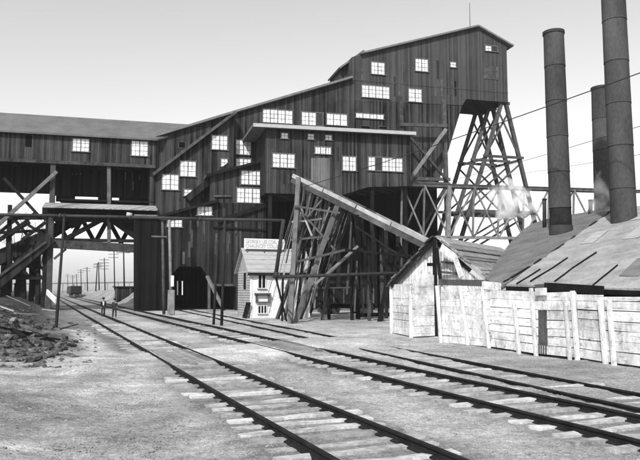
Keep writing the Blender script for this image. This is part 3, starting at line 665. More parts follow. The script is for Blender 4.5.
hx = hb.build('weigh_hatch', 'timber_mid', OFF); MB().fbox(OF, u0 + .09, u1 - .09, .003, .12, z0, z1 - .16).build('hatch_board', 'sign_paint', hx)
# side window in the left gable
MB().hexa([OF.pt(-.06, -1.1, 2.35), OF.pt(-.001, -1.1, 2.35), OF.pt(-.001, -2.0, 2.35), OF.pt(-.06, -2.0, 2.35), OF.pt(-.06, -1.1, 3.75), OF.pt(-.001, -1.1, 3.75), OF.pt(-.001, -2.0, 3.75), OF.pt(-.06, -2.0, 3.75)]).build('side_window', 'dark_glass', OFF)
for o_ in (-1.02, -2.0): MB().fbox(OF, -.075, -.001, o_ - .08, o_, 2.3, 3.8).build('side_window_frame', 'office_side', OFF)
# small stair on the left of the office
stp = OF.pt(-.75, -1.2, 0)
for s_ in (0, 1): beam('stair_stringer', OF.pt(-.45, .3 - s_*.7, .02), OF.pt(-.12, .3 - s_*.7, 1.3), .06, .2, 'timber_dark', OFF)
for k in range(5): MB().fbox(OF, -.45 + .066*k, -.3 + .066*k, -.4, .3, .2 + .24*k, .24 + .24*k).build('stair_tread', 'timber_dark', OFF)
# board sign on the roof
def text_mesh(body, size, width, depth=0.02):
    c = bpy.data.curves.new('t', 'FONT'); c.body = body; c.size = size; c.extrude = depth/2; c.align_x = 'CENTER'; c.resolution_u = 2
    o = bpy.data.objects.new('t', c); COL.objects.link(o); bpy.context.view_layer.update()
    me = bpy.data.meshes.new_from_object(o.evaluated_get(bpy.context.evaluated_depsgraph_get())); bpy.data.objects.remove(o)
    wd = max(v.co.x for v in me.vertices) - min(v.co.x for v in me.vertices)
    for v in me.vertices: v.co.x *= width/wd
    return me
so = -off_d/2 + .5
u0, z1 = OF.px(244.2, 238.3, so); u1, z0 = OF.px(284.5, 250.2, so)
zroof = rh + .12
SG = thing('roof_sign', OF.pt((u0+u1)/2, so, zroof), 'white two-line painted sign board standing along the office roof ridge', 'sign')
MB().fbox(OF, u0, u1, so - .03, so + .03, z0 + .05, z1).build('board', 'sign_paint', SG)
for u in (u0 + .3, (u0+u1)/2, u1 - .3): MB().fbox(OF, u - .04, u + .04, so - .09, so - .032, zroof - .62, z1 - .05).build('stay', 'timber_mid', SG)
for txt, zz in (('GEORGE F. LEE COAL CO.', z0 + (z1 - z0)*.56), ('CHAUNCEY COLLIERY', z0 + (z1 - z0)*.16)):
    me = text_mesh(txt, .46, (u1 - u0)*.93)
    o = put('lettering', me, 'lettering', SG, OF.pt((u0+u1)/2, so + .035, zz)); o.rotation_euler = (math.pi/2, 0, OF.ang)

# ================================================================== CHUTE TRESTLE in front of the breaker
CH = thing('coal_chute', G(350, 322), 'steep plank coal chute on a tangle of leaning timber props', 'chute')
c0, c1 = D(292, 178.5, 51.5), D(428, 246, 46.5)
cdir = (c1 - c0).normalized(); cside = Vector((-cdir.y, cdir.x, 0)).normalized()       # away from the viewer
def cpt(t, s=0, z=0): return c0 + (c1 - c0)*t + cside*s + Vector((0, 0, z))
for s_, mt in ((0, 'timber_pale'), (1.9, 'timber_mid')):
    for k in range(4):
        a, b_ = k/4, (k + 1)/4
        beam('side_board', cpt(a + .004, s_, .28 + rj(.03)), cpt(b_ - .004 + (.01 if k == 3 else 0), s_, .28 + rj(.03)), .07, .30, mt, CH)
        beam('stringer', cpt(a, s_, -.12), cpt(b_, s_, -.12), .2, .38, 'timber_mid', CH)
npk = 34
for k in range(npk):
    t = (k + .5)/npk; beam('floor_plank', cpt(t, .06, .09 + rj(.015)), cpt(t, 1.86, .09 + rj(.015)), .40, .05, 'plank_grey', CH)
for a, b_, z_ in ((.62, .98, .46), (.70, 1.0, .38), (.80, .99, .50)): beam('loose_plank', cpt(a, .3 + z_, z_), cpt(b_, .25 + z_, z_ - .05), .22, .05, 'timber_pale', CH)
def prop(x0, y0, x1, y1, t0, sd, w_=.2, mat='timber_grey', db=None):
    """prop from the chute (pixel for height only) to the ground"""
    d0 = (c0.y + (c1.y - c0.y)*t0) + sd; a = D(x0, y0, d0); b_ = GG(x1, y1) if db is None else D(x1, y1, db)
    return beam('prop', a, b_ - Vector((0, 0, .06 if db is None else 0)), w_, w_, mat, CH)
tt = lambda x: (x - 292)/136.0
prop(298.5, 178, 290, 323.5, tt(298), -.6, .34, 'timber_grey')
prop(337, 206, 295, 322.5, tt(337), -.3, .30, 'timber_grey')
for (x0, y0, x1, y1, m_, w_) in ((320, 194, 277, 319, 'timber_mid', .24), (312, 190, 284, 320, 'timber_mid', .2), (330, 199, 303, 317, 'timber_grey', .2), (345, 207, 300, 319, 'timber_mid', .2), (352, 211, 309, 315, 'timber_mid', .22),
                                 (305, 186, 287, 318, 'timber_pale', .14), (322, 196, 299, 314, 'timber_pale', .13), (341, 205, 318, 312, 'timber_grey', .14), (333, 201, 311, 312, 'timber_pale', .12)):
    prop(x0, y0, x1, y1, tt(x0), random.choice((0, .5, 1.0, 1.8)), w_, m_)
for (x0, y0, x1, y1, m_, w_) in ((353, 212, 364, 314, 'timber_grey', .2), (362, 217, 372.5, 314, 'timber_grey', .2), (371, 221, 386.5, 313, 'timber_grey', .2), (358, 214, 358, 319, 'timber_dark', .36), (386, 229, 386.5, 318, 'timber_mid', .28), (398, 234, 397.5, 316, 'timber_mid', .3), (410, 239, 410, 318, 'timber_dark', .3), (378, 225, 379, 314, 'timber_dark', .24), (393, 231, 393, 313, 'timber_dark', .2)):
    prop(x0, y0, x1, y1, tt(x0), random.choice((-.15, .3, 1.6)), w_, m_)
for k in range(44):
    x0 = random.uniform(297, 352); y0 = 178.5 + (x0 - 292)*.497 + 4; x1 = x0 - random.uniform(4, 34); y1 = random.uniform(250, 316); d_ = c0.y + (c1.y - c0.y)*tt(x0) + random.uniform(.1, 2.2)
    beam('hanging_slat', D(x0, y0, d_), D(x1, y1, d_ + rj(.5)), .10 + .06*random.random(), .05, random.choice(('timber_pale', 'timber_grey', 'timber_mid', 'timber_mid', 'timber_dark')), CH)
for k in range(22):
    x0 = random.uniform(350, 420); y0 = 178.5 + (x0 - 292)*.497 + 5; d_ = c0.y + (c1.y - c0.y)*tt(x0) + random.uniform(.3, 2.6)
    beam('hanging_slat', D(x0, y0, d_), D(x0 + random.uniform(-6, 14), random.uniform(265, 314), d_ + rj(.5)), .10 + .08*random.random(), .07, random.choice(('timber_mid', 'timber_dark', 'timber_dark', 'timber_mid')), CH)
# back row
for k in range(9):
    t = .06 + k*.11; a = cpt(t, 1.9, -.3); b_ = Vector((a.x - random.uniform(-.4, 1.6), a.y + rj(.6), 0)); b_.z = gz(b_) - .06; beam('prop', a, b_, .22, .22, random.choice(('timber_dark', 'timber_mid')), CH)
# braces across the props
for (x0, y0, x1, y1, d_, m_, w_) in ((296, 262, 345, 250, 48.6, 'timber_mid', .16), (300, 298, 358, 246, 49.2, 'timber_grey', .18), (322, 280, 352, 252, 50.2, 'timber_mid', .2), (294, 206, 340, 213, 49.5, 'timber_mid', .14), (292, 222, 322, 219, 50.6, 'timber_pale', .13), (291, 240, 330, 236, 50.0, 'timber_mid', .14),
                                 (300, 210, 335, 250, 50.3, 'timber_mid', .14), (296, 196, 312, 236, 50.6, 'timber_pale', .12), (345, 250, 412, 256, 48.0, 'timber_dark', .18), (355, 226, 410, 262, 48.4, 'timber_dark', .14), (300, 226, 322, 200, 50.9, 'timber_grey', .13), (318, 240, 330, 207, 50.4, 'timber_grey', .13)):
    beam('brace', D(x0, y0, d_), D(x1, y1, d_ - .6), w_, w_, m_, CH)
beam('foot_sill', GG(358, 318) + Vector((0, 0, .2)), GG(390, 317) + Vector((0, 0, .25)), .3, .3, 'timber_dark', CH)

# coal car standing in the shade under the breaker
def coal_car(name, base, ang, label, L=5.5, wd=2.4, ht=1.5, z0=.95, group=None):
    t = thing(name, base, label, 'rail car', group); fr = Frame((base.x, base.y), ang); zb = base.z
    b = MB(); pr = [(-L/2, z0 + .35), (-L/2, z0 + ht), (L/2, z0 + ht), (L/2, z0 + .35), (L/2 - .9, z0), (-L/2 + .9, z0)]
    b.prism(fr, [(u, z + zb) for u, z in pr], -wd/2, wd/2); b.build('body', 'timber_dark', t)
    MB().fbox(fr, -L/2 + .1, L/2 - .1, -wd/2 + .1, wd/2 - .1, zb + z0 + ht, zb + z0 + ht + .12).build('coal_load', 'coal', t)
    for k in range(6):
        u = -L/2 + .25 + (L - .5)*k/5
        for s_ in (wd/2 + .005, -wd/2 - .085): MB().fbox(fr, u - .06, u + .06, s_, s_ + .08, zb + z0 + .1, zb + z0 + ht).build('rib', 'timber_mid', t)
    for s_ in (-1, 1):
        MB().fbox(fr, -L/2 - .3, L/2 + .3, s_*.8 - .1, s_*.8 + .1, zb + z0 - .27, zb + z0 - .03).build('sill', 'timber_dark', t)
        for u in (-L/2 + .7, -L/2 + 1.6, L/2 - 1.6, L/2 - .7):
            w_ = MB().tube(fr.pt(u, s_*.76 - .05, zb + .4), fr.pt(u, s_*.76 + .05, zb + .4), .40, .40, 16); w_.tube(fr.pt(u, s_*.76 - .08, zb + .4), fr.pt(u, s_*.76 + .08, zb + .4), .1, .1, 8); w_.build('wheel', 'iron', t)
    return t
q = D(345, 306, 66); q.z = gz(q) - .02; coal_car('coal_car', q, FA.ang, 'dark coal car half hidden in shade behind the chute props')
beam('hand_rail', D(311, 288, 60), D(354, 287.5, 60), .12, .12, 'timber_pale', BRK)

# ================================================================== PIPELINES, POLES
PIPE = thing('steam_pipe', G(222, 326), 'long overhead steam pipe crossing the yard on thin leaning poles', 'pipe')
PD = 43.5
segs = [(-60, 213.5), (60, 215.8), (130, 217.2), (200, 219), (283.5, 220.5)]
for (x0, y0), (x1, y1) in zip(segs[:-1], segs[1:]): pole('pipe_length', D(x0, y0, PD), D(x1, y1, PD), .10, .10, 'stack_band', PIPE, 10)
for x_, y_ in segs[1:-1]: pole('pipe_joint', D(x_ - 1, y_, PD), D(x_ + 1.5, y_ + .1, PD), .15, .15, 'stack_band', PIPE, 10)
pole('valve', D(127, 214.5, PD), D(132, 215, PD), .16, .12, 'pale_fascia', PIPE, 8)
pole('pipe_length', D(283.5, 219.5, PD), D(275.5, 277.5, PD), .13, .13, 'iron', PIPE, 10)
pole('pipe_length', D(274.8, 277, PD), D(400, 273, 45.2), .11, .11, 'iron', PIPE, 10)
pole('pipe_elbow', D(276.5, 272, PD), D(275.2, 278.5, PD), .18, .18, 'iron', PIPE, 10)
def gpole(x0, y0, x1, y1, r0, r1, d=None):
    b_ = GG(x1, y1); a = D(x0, y0, d or b_.y); return pole('support_pole', a, b_ - Vector((0, 0, .15)), r1, r0, 'pole_dark', PIPE, 8)
gpole(64.5, 214, 56, 328, .10, .08, PD); gpole(225, 219.5, 221.5, 326, .10, .08, PD); gpole(218, 238, 213.5, 324.5, .09, .07); gpole(283, 277, 282, 321, .07, .07, PD); gpole(276, 278, 287, 321, .07, .07, PD); gpole(357.8, 240, 357.8, 319, .14, .12)
# service pole pair with fuse box beside the arch
UP_ = thing('utility_pole', G(170, 315), 'pale-topped pole pair with fuse box and short arm beside the arch', 'pole')
b1, b2 = GG(171.5, 315), GG(164, 314.5); pole('pole', b1 - Vector((0, 0, .2)), D(169.3, 219, b1.y), .16, .12, 'timber_grey', UP_); pole('pole', b2 - Vector((0, 0, .2)), D(162.5, 221, b2.y), .15, .12, 'timber_mid', UP_)
beam('cross_arm', D(151.5, 236.3, b2.y - .2), D(167, 236.8, b2.y - .2), .12, .14, 'timber_grey', UP_); beam('cross_arm', D(160, 219, b2.y), D(173, 219.5, b1.y), .14, .16, 'timber_mid', UP_)
bx0 = b1 + Vector((.02, -.3, 0)); MB().hexa([bx0 + Vector(v) for v in ((-.32, -.15, .05), (.32, -.15, .05), (.32, .12, .05), (-.32, .12, .05), (-.30, -.15, 2.3), (.30, -.15, 2.3), (.30, .12, 2.3), (-.30, .12, 2.3))]).build('fuse_box', 'timber_grey', UP_)
b3 = D(172.5, 281, b1.y - .2); MB().hexa([b3 + Vector(v) for v in ((-.13, -.1, -.5), (.13, -.1, -.5), (.13, .1, -.5), (-.13, .1, -.5), (-.13, -.1, .5), (.13, -.1, .5), (.13, .1, .5), (-.13, .1, .5))]).build('notice_box', 'sign_paint', UP_)
# telegraph poles receding beyond the bridge
tele = [(124, 246, 305, 'nearest tall telegraph pole standing right under the bridge opening'), (114.4, 246, 301.5, 'second telegraph pole, rising just right of the walking men'), (104.8, 258, 299.5, 'third telegraph pole with several cross arms above the walking men'),
        (99, 262, 298.5, 'telegraph pole left of the many-armed one, thin and upright'), (95.5, 263, 298.5, 'thin telegraph pole leaning left among the far poles'), (87.4, 267, 297.5, 'upright far telegraph pole right of the rail cars'), (81.3, 269, 296.6, 'far telegraph pole directly behind the rail cars'),
        (77, 274, 295.6, 'short faint pole above the rail cars'), (73, 275, 295.2, 'very faint small pole at far end of the line'), (68, 274, 294.8, 'farthest faint pole left of the rail cars')]
for i, (x_, yt_, yb_, lab) in enumerate(tele):
    d_ = 672*2.3/(yb_ - 290)*(1.25 if i < 2 else 1.1); b_ = D(x_, yb_, d_); b_.z = gz(b_); t_ = D(x_ + (-.5 if i != 4 else 2), yt_, d_)
    T = thing('telegraph_pole', b_, lab, 'pole', 'telegraph poles along the line'); r_ = .17 if i < 3 else .2
    pole('shaft', b_ - Vector((0, 0, .2)), t_, r_, r_*.7, 'pole_dark', T, 8)
    for k in range(4 if i in (1, 2) else 2):
        c_ = t_ - Vector((0, 0, .5 + .8*k)); beam('cross_arm', c_ - Vector((1.3, 0, 0)) + Vector((0, -.15, 0)), c_ + Vector((1.3, 0, 0)) + Vector((0, -.15, 0)), .1, .13, 'timber_mid', T)

# overhead cable to the chute
def cable(name, pts, r, label, mat='iron'):
    cu = bpy.data.curves.new(name, 'CURVE'); cu.dimensions = '3D'; cu.bevel_depth = r; cu.bevel_resolution = 1; sp = cu.splines.new('POLY'); sp.points.add(len(pts) - 1)
    base = Vector(pts[0])
    for q_, p_ in zip(sp.points, pts): q_.co = (*(Vector(p_) - base), 1)
    o = bpy.data.objects.new(name + '_c', cu); COL.objects.link(o); bpy.context.view_layer.update()
    me = bpy.data.meshes.new_from_object(o.evaluated_get(bpy.context.evaluated_depsgraph_get())); bpy.data.objects.remove(o)
    return tag(put(name, me, mat, None, base), label, 'cable')
def sag(a, b_, s, n=24):
    b_ = a + (b_ - a)*1.5          # runs on past the picture's edge
    return [a + (b_ - a)*(i/n) - Vector((0, 0, 4*s*(i/n)*(1 - i/n))) for i in range(n + 1)]
cable('guy_cable', sag(D(296, 189, 51.5), D(660, 56, 27), .45), .024, 'thick sagging cable from chute head to beyond the right smokestack')
cable('wire', sag(D(445, 182, 74), D(680, 108, 30), .3), .016, 'thin upper wire crossing the sky behind the smokestacks')
cable('wire', sag(D(470, 180, 74), D(690, 140, 30), .3), .012, 'faint lower wire crossing the sky behind the smokestacks')

# ================================================================== FENCE
FEN = thing('board_fence', FEN0, 'tall leaning whitewashed board fence with split posts beside the siding', 'fence')
fdir = (FEN1 - FEN0); fL = fdir.length; fdir.normalize(); fn = Vector((-fdir.y, fdir.x, 0))     # fn points away from the tracks
if fn.x < 0: fn = -fn
def fx(px_):        # metres along the fence at pixel column
    r = ray(px_, 320); n_ = fn; t = (FEN0 - CP).dot(n_)/r.dot(n_); p = CP + r*t; return (p - FEN0).dot(fdir)
def fp(s, o=0, z=0):
    p = FEN0 + fdir*s - fn*o; p.z = gz(p)*.6 + z; return p
htop = lambda s: 2.48 - .032*s + .05*math.sin(s*1.1)
lean = lambda s: .10*math.sin(s*.8 + .5)                       # fence top leans out / in
def fpz(s, o, z): return fp(s, o + lean(s)*z/2.3, z)
posts = [(443, 441, 1.0, .13), (470, 465, .98, .11), (491, 485.5, 1.0, .11), (521, 516, .78, .13), (538, 533, 1.04, .12), (571.5, 570, .92, .10), (579, 578, 1.0, .13), (607, 606.5, .95, .14), (615.5, 615, .95, .12), (650, 650, 1.0, .12), (705, 705, .96, .12), (790, 791, 1.0, .12)]
for xb, xt, hf, w_ in posts:
    s0, s1 = fx(xb), fx(xt); beam('post', fpz(s0, .12, -.1), fpz(s1, .14, htop(s1)*hf), w_, .10, 'whitewash_upright', FEN)
ss = [fx(p[0]) for p in posts]
joints = [ss[0], ss[1], ss[2], ss[4], ss[6], ss[7], ss[9], ss[10], ss[11]]
for j in range(len(joints) - 1):
    a, b_ = joints[j], joints[j + 1]; z = random.uniform(.02, .08); r_ = 0
    while True:
        hgt = random.uniform(.27, .36); top = min(htop(a), htop(b_))
        if z + hgt > top - .02: hgt = top - z
        if hgt < .12: break
        aa, bb = a + .004 + rj(.01), b_ - .004 + rj(.01)
        pieces = [(aa, bb)]
        if j == 3 and .35 < z < 1.55: pieces = [(a + .47, bb)]           # gap patched with dark boards
        for (q0, q1) in pieces:
            t0, t1 = rj(.016), rj(.016); dz0, dz1 = rj(.015), rj(.015); th = .035
            pts = []
            gp = random.uniform(.004, .022)
            for zz in (z + .008, z + hgt - gp):
                for (s_, dzz, oo) in ((q0, dz0, t0), (q1, dz1, t1)): pts.append((s_, dzz + zz, oo))
            def P2(k, back): s_, zz, oo = pts[k]; return fpz(s_, oo + (0 if back else th), zz)
            MB().hexa([P2(0, 0), P2(1, 0), P2(1, 1), P2(0, 1), P2(2, 0), P2(3, 0), P2(3, 1), P2(2, 1)]).build('board', 'whitewash', FEN)
        z += hgt
        if z > top - .1: break
a = ss[4]
for k in range(4): beam('patch_board', fpz(a + .06 + .115*k, .02 + rj(.01), .08), fpz(a + .06 + .115*k, .02 + rj(.01), 1.62), .10, .03, 'timber_mid', FEN)
for k in range(9): beam('splinter_board', fpz(fx(random.uniform(446, 610)), .05, .02), fpz(fx(random.uniform(446, 610)), .05, .02) + Vector((0, 0, .05)), .03, .02, 'whitewash', FEN) if False else None
# rails / beams on top of the fence
def topbeam(x0, x1, y0, y1, mat, o=-.05, w_=.2): s0, s1 = fx(x0), fx(x1); zt0 = htop(s0); beam('top_beam', fpz(s0, o, zt0 + y0), fpz(s1, o, htop(s1) + y0), w_, y1, mat, FEN)
topbeam(441, 483, .17, .26, 'timber_mid'); topbeam(484, 498, .10, .3, 'whitewash'); topbeam(535, 545, .06, .3, 'timber_mid'); topbeam(545, 604, .12, .27, 'timber_dark'); topbeam(538, 550, -.06, .26, 'whitewash', .16, .04)
# short return with gate, left of the long fence
g0, g1, g2 = GG(392, 333.5), GG(413.5, 338), GG(441, 336.3)
GT = thing('shed_gate', (g0 + g2)/2, 'whitewashed board gate and narrow fence panel below the shed gable', 'gate')
def panel(p, q, hts, n, name):
    dd = (q - p).normalized(); nn = Vector((dd.y, -dd.x, 0)); z = .05; hh_ = hts/n
    for k in range(n):
        t0, t1, o0 = rj(.012), rj(.012), rj(.012)
        a0, a1 = p + nn*o0, q + nn*o0
        b_ = MB(); b_.hexa([a0 + Vector((0, 0, z + t0 + .008)), a1 + Vector((0, 0, z + t1 + .008)), a1 - nn*.035 + Vector((0, 0, z + t1 + .008)), a0 - nn*.035 + Vector((0, 0, z + t0 + .008)),
                            a0 + Vector((0, 0, z + hh_ + t0 - .008)), a1 + Vector((0, 0, z + hh_ + t1 - .008)), a1 - nn*.035 + Vector((0, 0, z + hh_ + t1 - .008)), a0 - nn*.035 + Vector((0, 0, z + hh_ + t0 - .008))]).build(name, 'whitewash', GT)
        z += hh_
panel(g0, g1, 2.55, 7, 'board'); panel(g1 + (g2 - g1)*.02, g2, 2.95, 6, 'gate_board')
for p, h_ in ((g0, 2.6), (g0 + (g1 - g0)*.93, 2.5)): beam('post', p + Vector((-.03, -.06, -.1)), p + Vector((-.03, -.06, h_)), .16, .12, 'whitewash_upright', GT)
beam('batten', g0 + (g1 - g0)*.5 + Vector((0, -.05, 1.6)), g0 + (g1 - g0)*.5 + Vector((0, -.05, 2.5)), .1, .04, 'whitewash', GT)

# ================================================================== SHED with white gable
shp = D(436.5, 237.5, 33.2); sle = D(393, 284, 35.7); sre = D(487, 278, 30.0)
SH = thing('gable_shed', Vector((shp.x, shp.y, 0)), 'old shed with white boarded gable and ragged sagging roof behind the fence', 'shed')
rdir = Vector((.53, .85, 0)).normalized()
def Z(p, z): return Vector((p.x, p.y, z))
# gable: vertical boards, one mesh each
def gable_boards(pa, pb, za0, za1, zb_fn, n, mat, inset, name):
    for k in range(n):
        t0, t1 = k/n, (k + 1)/n - .008; a, b_ = pa + (pb - pa)*t0 + rdir*(inset + rj(.012)), pa + (pb - pa)*t1 + rdir*(inset + rj(.012))
        ztop0, ztop1 = zb_fn(t0), zb_fn(t1)
        MB().hexa([Z(a, za0), Z(b_, za0), Z(b_ + rdir*.03, za0), Z(a + rdir*.03, za0), Z(a, ztop0), Z(b_, ztop1), Z(b_ + rdir*.03, ztop1), Z(a + rdir*.03, ztop0)]).build(name, mat, SH)
gable_boards(sle, shp, 0, 0, lambda t: sle.z - .12 + (shp.z - sle.z)*t, 14, 'whitewash_upright', .12, 'gable_board')
gable_boards(shp, sre, .1, 0, lambda t: shp.z - .35 + (sre.z - shp.z)*t*1.0 - .1, 16, 'whitewash_upright', .22, 'gable_board')
def slope(e, name, mat, n, ov_f=.25, length=9.5, up=.0):
    """roof slope of courses running along the ridge"""
    for k in range(n):
        t0, t1 = k/n, (k + 1)/n + .04
        a, b_ = shp + (e - shp)*t0, shp + (e - shp)*min(t1, 1.03); nn = rdir.cross(b_ - a).normalized(); nn = nn if nn.z > 0 else -nn
        l0 = -ov_f + rj(.16 if ov_f > .3 else .07); th = .05 + .05*random.random(); lift = .02*(k % 2) + .01
        a2, b2_ = a + nn*lift, b_ + nn*(lift + .03)
        MB().hexa([a2 + rdir*l0, b2_ + rdir*(l0 + rj(.05)), b2_ + rdir*length, a2 + rdir*length, a2 + rdir*l0 + nn*th, b2_ + rdir*l0 + nn*th, b2_ + rdir*length + nn*th, a2 + rdir*length + nn*th]).build(name, mat, SH)
slope(sle + (sle - shp)*.05, 'roof_course', 'shingle', 17, .42)
slope(sre, 'roof_board', 'plank_grey', 12, .15, 10.5)
# barge boards, king post, broken trim
beam('barge_board', shp + Vector((-.03, 0, -.14)) - rdir*.1, sle + Vector((-.05, 0, -.16)) - rdir*.1, .06, .14, 'timber_mid', SH)
beam('barge_board', shp + Vector((.25, -.1, -.12)) - rdir*.2, sre + Vector((0, 0, -.02)) - rdir*.1, .08, .20, 'timber_pale', SH)
kp = Vector((shp.x, shp.y, 0)) - rdir*.28; beam('king_post', Z(kp, 0), Z(kp, shp.z + .0), .16, .16, 'timber_dark', SH)
beam('broken_board', D(441, 247.5, 32.4), D(455, 257.5, 31.6), .05, .34, 'whitewash', SH); beam('broken_board', D(454.5, 256, 31.5), D(461.5, 277, 31.1), .05, .30, 'whitewash', SH)
beam('ledge', D(427.5, 264.5, 33.0), D(434, 264.5, 32.8), .12, .16, 'timber_dark', SH); beam('loose_post', D(437, 248, 32.5), D(440.5, 284, 32.0), .12, .12, 'timber_dark', SH)
for y_ in (262, 272): beam('girt', D(441, y_, 32.9), D(462, y_ + 2, 31.7), .08, .1, 'timber_mid', SH)

# ================================================================== BOILER HOUSE
def E_(px_, py_, d_): return D(px_, py_, d_)
BH = thing('boiler_house', fp(4, -3), 'low boiler house with broad patched felt roof behind the white fence', 'building')
eA = fp(fx(500), -.35, 2.52); eB = fp(fx(612) + 6.5, -.35, 2.18)
H_ = D(615, 209, 36.5); ridge_d = (eB - eA); ridge_d.z = 0; ridge_d.normalize()
C_ = H_ + ridge_d*13 
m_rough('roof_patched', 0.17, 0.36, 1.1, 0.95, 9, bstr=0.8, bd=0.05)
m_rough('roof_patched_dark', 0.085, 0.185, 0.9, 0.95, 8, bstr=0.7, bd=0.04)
def patch(P00, P10, P01, P11, n, m_, th, bul, name, mat, seed=0, edges=None):
    vs = []
    for j in range(m_ + 1):
        for i in range(n + 1):
            s, t = i/n, j/m_
            if edges: a, b_ = edges[0](t), edges[1](t)
            else: a, b_ = P00.lerp(P01, t), P10.lerp(P11, t)
            p = a.lerp(b_, s); p = p + Vector((0, 0, bul*math.sin(math.pi*t)*(0.6 + .4*math.sin(math.pi*s)) + .05*noise.noise(p*.5 + Vector((seed, 0, 0))) + .02*noise.noise(p*1.7)))
            vs.append(p)
    k = len(vs); fs = []
    idx = lambda i, j: j*(n + 1) + i
    for j in range(m_):
        for i in range(n): fs.append((idx(i, j), idx(i+1, j), idx(i+1, j+1), idx(i, j+1))); fs.append((k + idx(i, j+1), k + idx(i+1, j+1), k + idx(i+1, j), k + idx(i, j)))
    for i in range(n): fs += [(idx(i+1, 0), idx(i, 0), k + idx(i, 0), k + idx(i+1, 0)), (idx(i, m_), idx(i+1, m_), k + idx(i+1, m_), k + idx(i, m_))]
    for j in range(m_): fs += [(idx(0, j), idx(0, j+1), k + idx(0, j+1), k + idx(0, j)), (idx(n, j+1), idx(n, j), k + idx(n, j), k + idx(n, j+1))]
    return MB().add(vs + [p - Vector((0, 0, th)) for p in vs], fs).build(name, mat, BH)
eA2 = eA + Vector((-.0, 0, 0))
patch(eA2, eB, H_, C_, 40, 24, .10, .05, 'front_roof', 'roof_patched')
def poly(pts):
    def f(t):
        x = t*(len(pts) - 1); i = min(int(x), len(pts) - 2); u = x - i
        p0, p1, p2, p3 = pts[max(i-1, 0)], pts[i], pts[i+1], pts[min(i+2, len(pts)-1)]
        return 0.5*((2*p1) + (p2 - p0)*u + (2*p0 - 5*p1 + 4*p2 - p3)*u*u + (3*p1 - p0 - 3*p2 + p3)*u**3)
    return f
nearE = poly([eA + Vector((-.15, .1, -.12)), eA.lerp(H_, .25) + Vector((0, 0, -.12)), eA.lerp(H_, .5) + Vector((0, 0, -.12)), eA.lerp(H_, .75) + Vector((0, 0, -.12)), H_ + Vector((0, .0, -.1))])
farE = poly([D(485, 279, 29.8), D(498, 260, 33.2), D(511, 242, 36.4), D(526, 228, 39), D(550, 218.5, 41.3), D(612, 207.5, 43)])
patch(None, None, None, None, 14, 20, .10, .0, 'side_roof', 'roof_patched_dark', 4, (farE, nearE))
beam('eave_beam', eA - Vector((0, 0, .16)) + fn*.02, eB - Vector((0, 0, .14)) + fn*.02, .12, .16, 'timber_dark', BH)
# wall behind the fence and its far sides (dark)
wa, wb = fp(fx(498), -.75), fp(fx(612) + 6.5, -.75)
MB().hexa([Z(wa, 0), Z(wb, 0), Z(wb + fn*.2, 0), Z(wa + fn*.2, 0), Z(wa, 2.4), Z(wb, 2.1), Z(wb + fn*.2, 2.15), Z(wa + fn*.2, 2.45)]).build('wall', 'dark_boards', BH)
wc = Vector((farE(.55).x + .4, farE(.55).y - .6, 0)); MB().hexa([Z(wa, 0), Z(wc, 0), Z(wc + Vector((.2, -.2, 0)), 0), Z(wa + Vector((.2, 0, 0)), 0), Z(wa, 2.3), Z(wc, 4.6), Z(wc + Vector((.2, -.2, 0)), 4.6), Z(wa + Vector((.2, 0, 0)), 2.3)]).build('wall', 'dark_boards', BH)
# battens and curled felt on the roofs
def on_front(s, t, z=.0):
    a, b_ = eA2.lerp(H_, t), eB.lerp(C_, t); p = a.lerp(b_, s); return p + Vector((0, 0, .05*math.sin(math.pi*t)*(0.6 + .4*math.sin(math.pi*s)) + z + .05*noise.noise(p*.5) + .02*noise.noise(p*1.7)))
for (s0, t0, s1, t1, w_) in ((.10, .02, .125, .25, .04), (.20, .03, .225, .30, .04), (.47, .30, .50, .75, .05), (.05, .0, .065, .14, .04), (.36, .0, .375, .16, .03)):
    for k in range(5): 
        u0, u1 = k/5, (k + 1)/5; beam('batten', on_front(s0 + (s1-s0)*u0, t0 + (t1-t0)*u0, .03), on_front(s0 + (s1-s0)*u1, t0 + (t1-t0)*u1, .03), w_, .05, 'timber_dark', BH)
tv_ = .03
while tv_ < .9:
    ln = random.uniform(.03, .12); t = tv_; tv_ += ln + random.uniform(0, .05); p, q = nearE(t) + Vector((rj(.05), rj(.05), .14)), nearE(t + ln) + Vector((rj(.05), rj(.05), .14 + rj(.02)))
    beam('edge_shadow_strip', p, q, .05 + random.random()*.09, .04, random.choice(('timber_dark', 'timber_grey', 'timber_dark')), BH)  # strips stand in for the shadow line under the front roof edge
for (x0, y0, x1, y1, d_) in ((504, 272, 524, 264.5, 30.2), (500, 276.5, 511, 272.5, 29.0)): beam('curled_batten', D(x0, y0, d_), D(x1, y1, d_ + .6), .12, .06, 'timber_dark', BH)
valley = poly([D(484, 279.5, 29.6), D(478, 262, 33), D(500, 249, 36.5)])
for (s_, t_, w_, l_) in ((.30, .55, .9, 2.2), (.12, .5, .8, 1.6), (.45, .15, .9, 1.5), (.22, .78, .9, 1.4)):
    dn = (eA2 - H_); vs_ = []
    for i in range(5):
        for j in range(3): vs_.append(on_front(s_ + (j - 1)*w_/28, t_ - (i - 2)*l_/40, .018 + .008*random.random()))
    MB().add(vs_, [(i*3 + j, i*3 + j + 1, i*3 + j + 4, i*3 + j + 3) for i in range(4) for j in range(2)]).build('felt_patch', 'roof_felt' if t_ < .3 else 'office_roof', BH)
